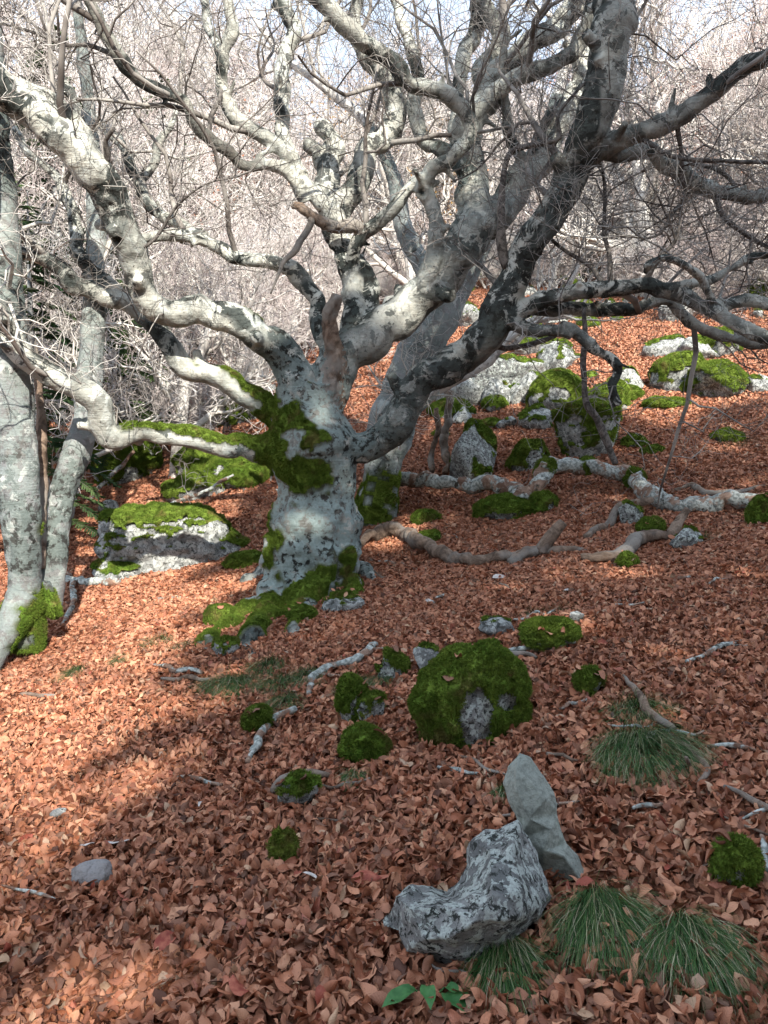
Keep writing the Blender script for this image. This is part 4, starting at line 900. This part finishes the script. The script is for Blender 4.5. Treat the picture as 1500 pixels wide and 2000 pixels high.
# ------------------------------------------------------------------ fallen beech leaves
def leaf_mesh(seed,L=.068,asp=.60):
    g = np.random.default_rng(seed); nu,nv = 7,5; Vv=[]; uv=[]
    bend = g.uniform(-1.7,2.2); cup = g.uniform(-2.0,3.2); tw_ = g.uniform(-.7,.7); ripple = g.uniform(.0,.006); ph = g.random()*6
    ang = -bend/2; x = z = 0.0
    for i in range(nu):
        t = i/(nu-1); hw = L*asp*.5*(math.sin(math.pi*t**.88)**.75 if 0<t<1 else .02)
        ca,sa = math.cos(ang),math.sin(ang); T = np.array([ca,0,sa]); Nn = np.array([-sa,0,ca])
        for j in range(nv):
            v = j/(nv-1)*2-1; cc = cup*(.6+.4*t); a = cc*v*.8
            if abs(cc) > .05: yy = math.sin(a)/(cc*.8)*hw; zz = (1-math.cos(a))/(cc*.8)*hw
            else: yy = v*hw; zz = 0
            q = np.array([x,0,z])+Nn*(zz+ripple*math.sin(9*t+ph+3*v)*abs(v))+np.array([0,1,0])*yy
            th = tw_*(t-.5); q = np.array([q[0],q[1]*math.cos(th)-q[2]*math.sin(th),q[1]*math.sin(th)+q[2]*math.cos(th)])
            Vv.append(q); uv.append((t,v))
        x += ca*L/(nu-1); z += sa*L/(nu-1); ang += bend/(nu-1)
    Vv = np.array(Vv); Vv -= Vv.mean(0); Fc = np.array([(i*nv+j,i*nv+j+1,(i+1)*nv+j+1,(i+1)*nv+j) for i in range(nu-1) for j in range(nv-1)])
    return Vv,Fc,np.array(uv)
def set_uv(me,uv):
    l = me.uv_layers.new(name='UVMap'); li = np.empty(len(me.loops),np.int32); me.loops.foreach_get('vertex_index',li); l.data.foreach_set('uv',uv[li].astype(np.float32).ravel())
LV = [leaf_mesh(900+i) for i in range(14)]; LEAF_ME=[]
for v,f,u in LV:
    me = mesh('leaf',v,f); set_uv(me,u); me.materials.append(MAT['leaf']); LEAF_ME.append(me)
def euler_mats(E):
    return [Euler(e).to_matrix() for e in E]
CL = []
for ci in range(8):
    g = np.random.default_rng(300+ci); VV=[];FF=[];UU=[];LR=[];k=0
    for i in range(60):
        v,f,u = LV[g.integers(len(LV))]; v = v[::1]; e = Euler((g.normal(0,.55),g.normal(0,.55),g.random()*6.28)).to_matrix()
        a = g.random()*6.28; rr = math.sqrt(g.random())*.24; q = (v*(.85+.4*g.random()))@np.array(e).T+np.array([math.cos(a)*rr,math.sin(a)*rr,.005+.03*g.random()])
        VV.append(q);FF.append(f+k);UU.append(u);LR.append(np.full(len(v),g.random()));k += len(v)
    me = mesh('leaf_clump',np.vstack(VV),np.vstack(FF)); set_uv(me,np.vstack(UU)); vattr(me,'lrand',np.concatenate(LR)); me.materials.append(MAT['leaf'])
    CL.append(bpy.data.objects.new('leaf_clump',me))
LO = []
for me in LEAF_ME: LO.append(bpy.data.objects.new('leaf_shape',me))

def scatter(n,y0,y1,marg,g,pw=1.0):
    out=[]
    y = y0+(y1-y0)*np.sqrt(g.random(n*2)*(1-(y0/y1)**2)*1.0+0) if False else None
    Ymax = y1; wmax = .54*y1+marg; xs = g.uniform(-wmax,wmax,n*3); ys = g.uniform(y0,y1,n*3)
    ok = np.abs(xs) < .54*ys+marg; return xs[ok],ys[ok]
g = np.random.default_rng(8)
def clear(xs,ys,keep=0.0):
    ok = np.ones(len(xs),bool)
    for fx,fy,rx,ry in FOOT:
        d = ((xs-fx)/rx)**2+((ys-fy)/ry)**2; ok &= (d > 1)
    return ok
# near: single leaves
xs,ys = scatter(96000,.55,5.6,1.6,g); dens = vn(np.c_[xs,ys,0*xs],1.3,4); ok = clear(xs,ys)&(g.random(len(xs)) < .82+.3*dens); xs,ys = xs[ok],ys[ok]
n1 = len(xs)
z1 = hgt(xs,ys)+.004+.045*g.random(n1)**1.3
rot1 = np.c_[g.normal(0,.75,n1),g.normal(0,.75,n1)-.06,g.random(n1)*6.283]; flip = g.random(n1) < .35; rot1[flip,0] += math.pi
scl1 = .56+.44*g.random(n1); idx1 = g.integers(0,len(LEAF_ME),n1)
mp = np.array(MOSSPTS); k__ = len(mp); xs,ys,z1 = np.r_[xs,mp[:,0]],np.r_[ys,mp[:,1]],np.r_[z1,mp[:,2]]; n1 += k__
rot1 = np.vstack([rot1,np.c_[g.normal(0,.4,k__),g.normal(0,.4,k__),g.random(k__)*6.28]]); scl1 = np.r_[scl1,.6+.4*g.random(k__)]; idx1 = np.r_[idx1,g.integers(0,len(LEAF_ME),k__)]
# the 300 that show largest become leaves of their own
dirs = np.c_[xs,ys,z1]-np.array(EYE); dep = dirs@np.array(fw); ux = dirs[:,0]/dep; uy = (dirs@np.array(up))/dep
vis = (np.abs(ux) < .49)&(np.abs(uy) < .655); lift = z1-hgt(xs,ys)
score = np.where(vis,scl1/dep*(.4+lift/.045),-1); pick = np.argsort(-score)[:300]
for i in pick:
    o = bpy.data.objects.new('leaf',LEAF_ME[idx1[i]]); col.objects.link(o); o.parent = ground
    o.location = (xs[i],ys[i],z1[i]+.006); o.rotation_euler = rot1[i]; o.scale = [scl1[i]]*3
keep = np.ones(n1,bool); keep[pick] = False
# far: clumps
xc,yc = scatter(7800,5.2,26,2.0,g); ok = clear(xc,yc); xc,yc = xc[ok],yc[ok]
xd,yd = scatter(4200,5.0,11,2.0,g); ok = clear(xd,yd); xc,yc = np.r_[xc,xd[ok]],np.r_[yc,yd[ok]]
n2 = len(xc); e_ = .2
gxn = (hgt(xc+e_,yc)-hgt(xc-e_,yc))/(2*e_); gyn = (hgt(xc,yc+e_)-hgt(xc,yc-e_))/(2*e_)
rot2=[]
for a,b,t in zip(gxn,gyn,g.random(n2)*6.283):
    q = Vector((0,0,1)).rotation_difference(Vector((-a,-b,1)).normalized()).to_matrix()@Matrix.Rotation(t,3,'Z'); rot2.append(q.to_euler()[:])
P = np.vstack([np.c_[xs,ys,z1][keep],np.c_[xc,yc,hgt(xc,yc)+.004]]).astype(np.float32)
me = bpy.data.meshes.new('leaf_litter'); me.vertices.add(len(P)); me.vertices.foreach_set('co',P.ravel())
a = me.attributes.new('rot','FLOAT_VECTOR','POINT'); a.data.foreach_set('vector',np.vstack([rot1[keep],np.array(rot2)]).astype(np.float32).ravel())
vattr(me,'scl',np.r_[scl1[keep],.74+.34*g.random(n2)]); a = me.attributes.new('idx','INT','POINT'); a.data.foreach_set('value',np.r_[idx1[keep],g.integers(0,len(CL),n2)].astype(np.int32))
a = me.attributes.new('far','BOOLEAN','POINT'); a.data.foreach_set('value',np.r_[np.zeros(keep.sum(),bool),np.ones(n2,bool)])
lit = link('leaf_litter',me,None,ground); lit['kind'] = 'stuff'
ng = bpy.data.node_groups.new('litter','GeometryNodeTree'); ng.interface.new_socket('Geometry',in_out='INPUT',socket_type='NodeSocketGeometry'); ng.interface.new_socket('Geometry',in_out='OUTPUT',socket_type='NodeSocketGeometry')
n = ng.nodes; gi = n.new('NodeGroupInput'); go = n.new('NodeGroupOutput'); J = n.new('GeometryNodeJoinGeometry'); Lk = ng.links
def named(nm,ty): x = n.new('GeometryNodeInputNamedAttribute'); x.data_type = ty; x.inputs[0].default_value = nm; return x.outputs[0]
er = n.new('FunctionNodeEulerToRotation'); Lk.new(named('rot','FLOAT_VECTOR'),er.inputs[0]); fa = named('far','BOOLEAN'); no_ = n.new('FunctionNodeBooleanMath'); no_.operation = 'NOT'; Lk.new(fa,no_.inputs[0])
sc_ = named('scl','FLOAT'); ix = named('idx','INT')
for objs,sel in ((LO,no_.outputs[0]),(CL,fa)):
    jj = n.new('GeometryNodeJoinGeometry'); ip = n.new('GeometryNodeInstanceOnPoints'); ip.inputs['Pick Instance'].default_value = True
    for ob in objs:
        oi = n.new('GeometryNodeObjectInfo'); oi.inputs['Object'].default_value = ob; oi.inputs['As Instance'].default_value = True; Lk.new(oi.outputs['Geometry'],jj.inputs[0])
    Lk.new(gi.outputs[0],ip.inputs['Points']); Lk.new(sel,ip.inputs['Selection']); Lk.new(jj.outputs[0],ip.inputs['Instance']); Lk.new(ix,ip.inputs['Instance Index']); Lk.new(er.outputs[0],ip.inputs['Rotation']); Lk.new(sc_,ip.inputs['Scale']); Lk.new(ip.outputs[0],J.inputs[0])
Lk.new(J.outputs[0],go.inputs[0]); md = lit.modifiers.new('litter','NODES'); md.node_group = ng
# a few odd leaves that stand out
ODD = [(715,1745,1.5,'redleaf','large russet red leaf lying flat on the open litter'),(325,1870,1.3,'redleaf','dull red leaf on the lower leaf bank'),(470,1965,1.4,'redleaf','dark red leaf at the foot of the leaf bank'),(232,1670,1.1,'paleleaf','pale tan lobed leaf on the open litter'),
 (1268,1462,.9,'paleleaf','bleached leaf on the round grass tuft'),(840,1188,1.5,'paleleaf','bleached curled leaf below the curved dead root'),(975,1140,1.6,'paleleaf','bleached curled leaf beside a dark twig below the rotten stump'),(1110,1168,1.6,'paleleaf','bleached flat leaf right of the rotten stump'),(605,1740,.8,'paleleaf','white curled leaf near the large russet leaf'),(172,1675,.8,'paleleaf','white curled leaf above the slate-coloured stone'),(392,1594,.7,'paleleaf','tiny white leaf in the middle of the leaf bank')]
for i,(x,y,s,mt,lb) in enumerate(ODD):
    c = ghit(x,y); v,f,u = LV[(i*3)%len(LV)]; me = mesh('odd_leaf',v*[1,1,.5],f); o = link('fallen_leaf',me,MAT[mt]); o.location = (c.x,c.y,c.z+.055); o.rotation_euler = (.35,0,1.1*i); o.scale = (s*1.1,)*3; tag(o,lb,'leaf')

# ------------------------------------------------------------------ trees on the slope behind
def bare_tree(seed,H,kind):
    g = np.random.default_rng(seed); out=[]; r0 = H*.024
    n = g.integers(1,3) if kind != 'shrub' else 4
    for s in range(n):
        d = np.array([g.normal(0,.18 if kind!='shrub' else .6),g.normal(0,.18 if kind!='shrub' else .6),1.0])
        grow(out,np.array([g.normal(0,.12)*s,g.normal(0,.12)*s,-.3]),d,r0*(1 if s==0 else .75),H*(.55 if kind != 'shrub' else .4),0,4,g,(8,7,6,5) if kind != 'shrub' else (8,7,6,4),.30 if kind!='shrub' else .1,.20,.42,9)
    t = Pile(); c = Pile(); L=[]
    for P_,r_,l in out:
        if l <= 2: t.tube(P_,r_*(1 if l<2 else 1.25),(9,6,4)[l],.12,seed+l,False)
        else: c.tube(P_,np.maximum(r_,.005),3,0,0,False)
        if kind in ('gold','rust') and l >= 3:
            for q in P_[1:]:
                if g.random() < .38: L.append(q+g.normal(0,.05,3))
    cm = c.mesh('crown'); tmm = t.mesh('trunk'); lm = None
    if L:
        L = np.array(L); k = len(L); a = g.normal(0,1,(k,3)); a /= np.linalg.norm(a,axis=1)[:,None]; b = np.cross(a,g.normal(0,1,(k,3))); b /= np.linalg.norm(b,axis=1)[:,None]
        s1 = .05; Vv = np.stack([L-a*s1,L+b*s1*.6,L+a*s1,L-b*s1*.6],1).reshape(-1,3); lm = mesh('leaves',Vv,np.arange(4*k).reshape(-1,4),False); lm.materials.append(MAT[kind])
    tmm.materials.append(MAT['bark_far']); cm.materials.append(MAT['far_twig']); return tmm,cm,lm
PROTO = {'bare':[bare_tree(500+i,7.0,'bare') for i in range(4)],'gold':[bare_tree(520,6.5,'gold')],'rust':[bare_tree(530+i,6.5,'rust') for i in range(2)],'shrub':[bare_tree(540+i,4.5,'shrub') for i in range(2)]}
LBL = {'bare':('bare pale beech in the tangle of trees on the hillside','bare beeches on the hillside'),'gold':('beech holding golden leaves on the hillside','golden beeches on the hillside'),'rust':('beech holding rust-pink leaves on the hillside','rusty beeches on the hillside'),'shrub':('low spreading bare thicket of pale stems on the slope','bare thickets on the slope')}
def plant(kind,x,y,s,rz,g,label=None,group=None):
    pr = PROTO[kind][g.integers(len(PROTO[kind]))]; r = empty({'bare':'bare_beech_tree','gold':'golden_beech_tree','rust':'rusty_beech_tree','shrub':'bare_thicket'}[kind],(x,y,float(hgt(x,y))))
    r.rotation_euler = (g.normal(0,.05),g.normal(0,.05),rz); r.scale = (s,s,s); tag(r,label or LBL[kind][0],'shrub' if kind=='shrub' else 'tree',group or LBL[kind][1])
    for nm,me in zip(('trunk','crown','leaves'),pr):
        if me is None: continue
        o = bpy.data.objects.new(nm,me); col.objects.link(o); o.parent = r
        if nm != 'trunk': o['kind'] = 'stuff'
g = np.random.default_rng(99); PL=[]
def far_enough(x,y,d): return all((x-a)**2+(y-b)**2 > d*d for a,b in PL)
k_ = t_ = 0
while k_ < 190 and t_ < 9000:
    t_ += 1; y = 14+58*g.random()**1.25; x = g.uniform(-.66,.66)*(y+3); u = x/y
    if not far_enough(x,y,1.1+y*.022): continue
    if y < 17 and -.12 < u < .30: continue        # open scree and leaf slope behind the old tree
    if y < 14.5 and u > .3: continue
    PL.append((x,y)); k_ += 1; q = g.random()
    kind = 'bare'
    if y > 24: kind = 'gold' if (-.05 < u < .25 and q < .40) else 'rust' if q < .36 else 'bare'
    elif q < .45: kind = 'shrub'
    plant(kind,x,y,(.75+.5*g.random())*(1 if kind!='shrub' else .8),g.random()*6.28,g)
for (px,Yy,s,lb) in [(120,9.5,.62,'slim bare beech just behind the twin-stemmed beech'),(330,10.5,.66,'twisted bare beech behind the layered boulder'),(20,11,.9,'tall bare beech behind the twin-stemmed beech'),(250,13,1.0,'tall bare beech between the spruces and the old trunk'),(450,13.5,.6,'stunted bare beech just uphill of the mossy boulder row'),(560,15,.6,'stunted bare beech uphill of the old trunk fork'),(90,15,1.1,'bare beech standing against the dark spruces'),(380,16,.95,'bare beech uphill of the layered boulder and its twisted neighbour')]:
    x = (px-750)/F*Yy; plant('bare',x,Yy,s,g.random()*6.28,g,lb,'nearer bare beeches behind the old tree')
for (px,Yy,s) in [(60,18,1.5),(160,22,1.7),(280,21,1.6),(230,27,1.9),(400,24,1.5),(20,25,1.8),(350,30,1.9),(480,28,1.5),(1480,30,1.4)]:
    plant('bare',(px-750)/F*Yy,Yy,s,g.random()*6.28,g)
for (px,Yy,s) in [(480,14,.45),(620,17,.5),(1380,15,.55),(1300,19,.55),(1150,21,.6),(900,22,.6),(1450,20,.7),(760,19,.5),(420,17.5,.5),(1030,24,.7),(680,15,.4),(700,21,.7),(820,24,.8),(960,20,.55),(1080,19,.5),(1240,17,.5),(560,19,.7),(520,22,.9),(640,26,.9),(1180,26,.9),(1340,24,.8),(860,28,1),(740,30,1.1),(300,12,.5),(380,12.5,.45)]:
    x = (px-750)/F*Yy; plant('shrub',x,Yy,s,g.random()*6.28,g)

# spruces standing in the wood on the left
def spruce(seed,H):
    g = np.random.default_rng(seed); t = Pile(); t.tube(np.array([[0,0,-.3],[0,0,H*.5],[.05,0,H]]),np.array([.11,.07,.01])*H/7,8,.1,1); c=[]; Fq=[]
    bp = Pile()
    for i in range(int(H*9)):
        z = H*(.12+.86*i/(H*9)); L = (1-z/H)*H*.30*(.7+.5*g.random())+.12; a = g.random()*6.283; d = np.array([math.cos(a),math.sin(a),0])
        P_ = np.array([d*L*s+np.array([0,0,z+.12*L*s-.45*L*s*s]) for s in np.linspace(0,1,6)]); bp.tube(P_,np.linspace(.014,.004,6),3,0,0,False)
        for s in np.arange(.15,1.0,.028/L*1.6):
            q = d*L*s+np.array([0,0,z+.12*L*s-.45*L*s*s])
            for sg in (-1,1):
                sd = np.array([-d[1],d[0],0])*sg; l = .20*(1.1-s)+.07; e = q+sd*l+d*.09+np.array([0,0,-.10*g.random()]); nn = np.array([0,0,1])*.020+d*.012
                k = len(c); c += [q-nn,q+nn,e+nn*.5,e-nn*.6]; Fq.append((k,k+1,k+2,k+3)); nn = d*.026; k = len(c); c += [q-nn,q+nn,e+nn*.5,e-nn*.6]; Fq.append((k,k+1,k+2,k+3))
    tm_ = t.mesh('trunk'); tm_.materials.append(MAT['bark_gray']); bm_ = bp.mesh('branches'); bm_.materials.append(MAT['dead']); cm = mesh('needles',np.array(c),np.array(Fq),False); cm.materials.append(MAT['needle']); return tm_,bm_,cm
SP = [spruce(1,6.5),spruce(2,8.0)]
def plant_spruce(x,y,s,i,label,group=None):
    r = empty('spruce_tree',(x,y,float(hgt(x,y)))); r.rotation_euler = (0,0,i*1.7); r.scale = (s,s,s); tag(r,label,'tree',group)
    for nm,me in zip(('trunk','branches','needles'),SP[i%2]): o = bpy.data.objects.new(nm,me); col.objects.link(o); o.parent = r; 
for i,(px,Yy,s) in enumerate([(70,8.6,.62),(232,10.8,.55),(-40,11,1.0),(330,17,.8),(130,14,1.1)]):
    plant_spruce((px-750)/F*Yy,Yy,s,i,'dark green spruce among the bare trunks on the left','spruces among the bare trunks')
# trees behind the photographer, which shade the foreground
for i,(x,y,s) in enumerate([(-2.0,-5.5,.9),(6.5,-5.2,.9),(10,-6,1.1),(-5.5,-6,.9),(.2,-7,1.25),(1.1,-9.2,1.5),(-1.0,-8.6,1.4),(-2.8,-8.2,1.3),(2.2,-6,1.1),(-.6,-6.2,1.0),(2.4,-8.2,1.5),(3.0,-9.8,1.7)]):
    plant('bare',x,y,s,i*1.3,g,'wood-edge beech whose shadow falls across the foreground leaves','wood-edge trees casting the foreground shade')
for i,(x,y,H) in enumerate([(3.5,-7,13),(5.0,-7.4,15.5),(6.4,-7,16.5),(7.9,-7.6,16),(9.4,-7,14),(4.1,-8.6,14.5),(7.0,-9.4,16),(10.8,-8,13)]):
    plant_spruce(x,y,H/(6.5,8.0)[i%2],i,'wood-edge spruce whose shadow falls across the foreground leaves','wood-edge trees casting the foreground shade')
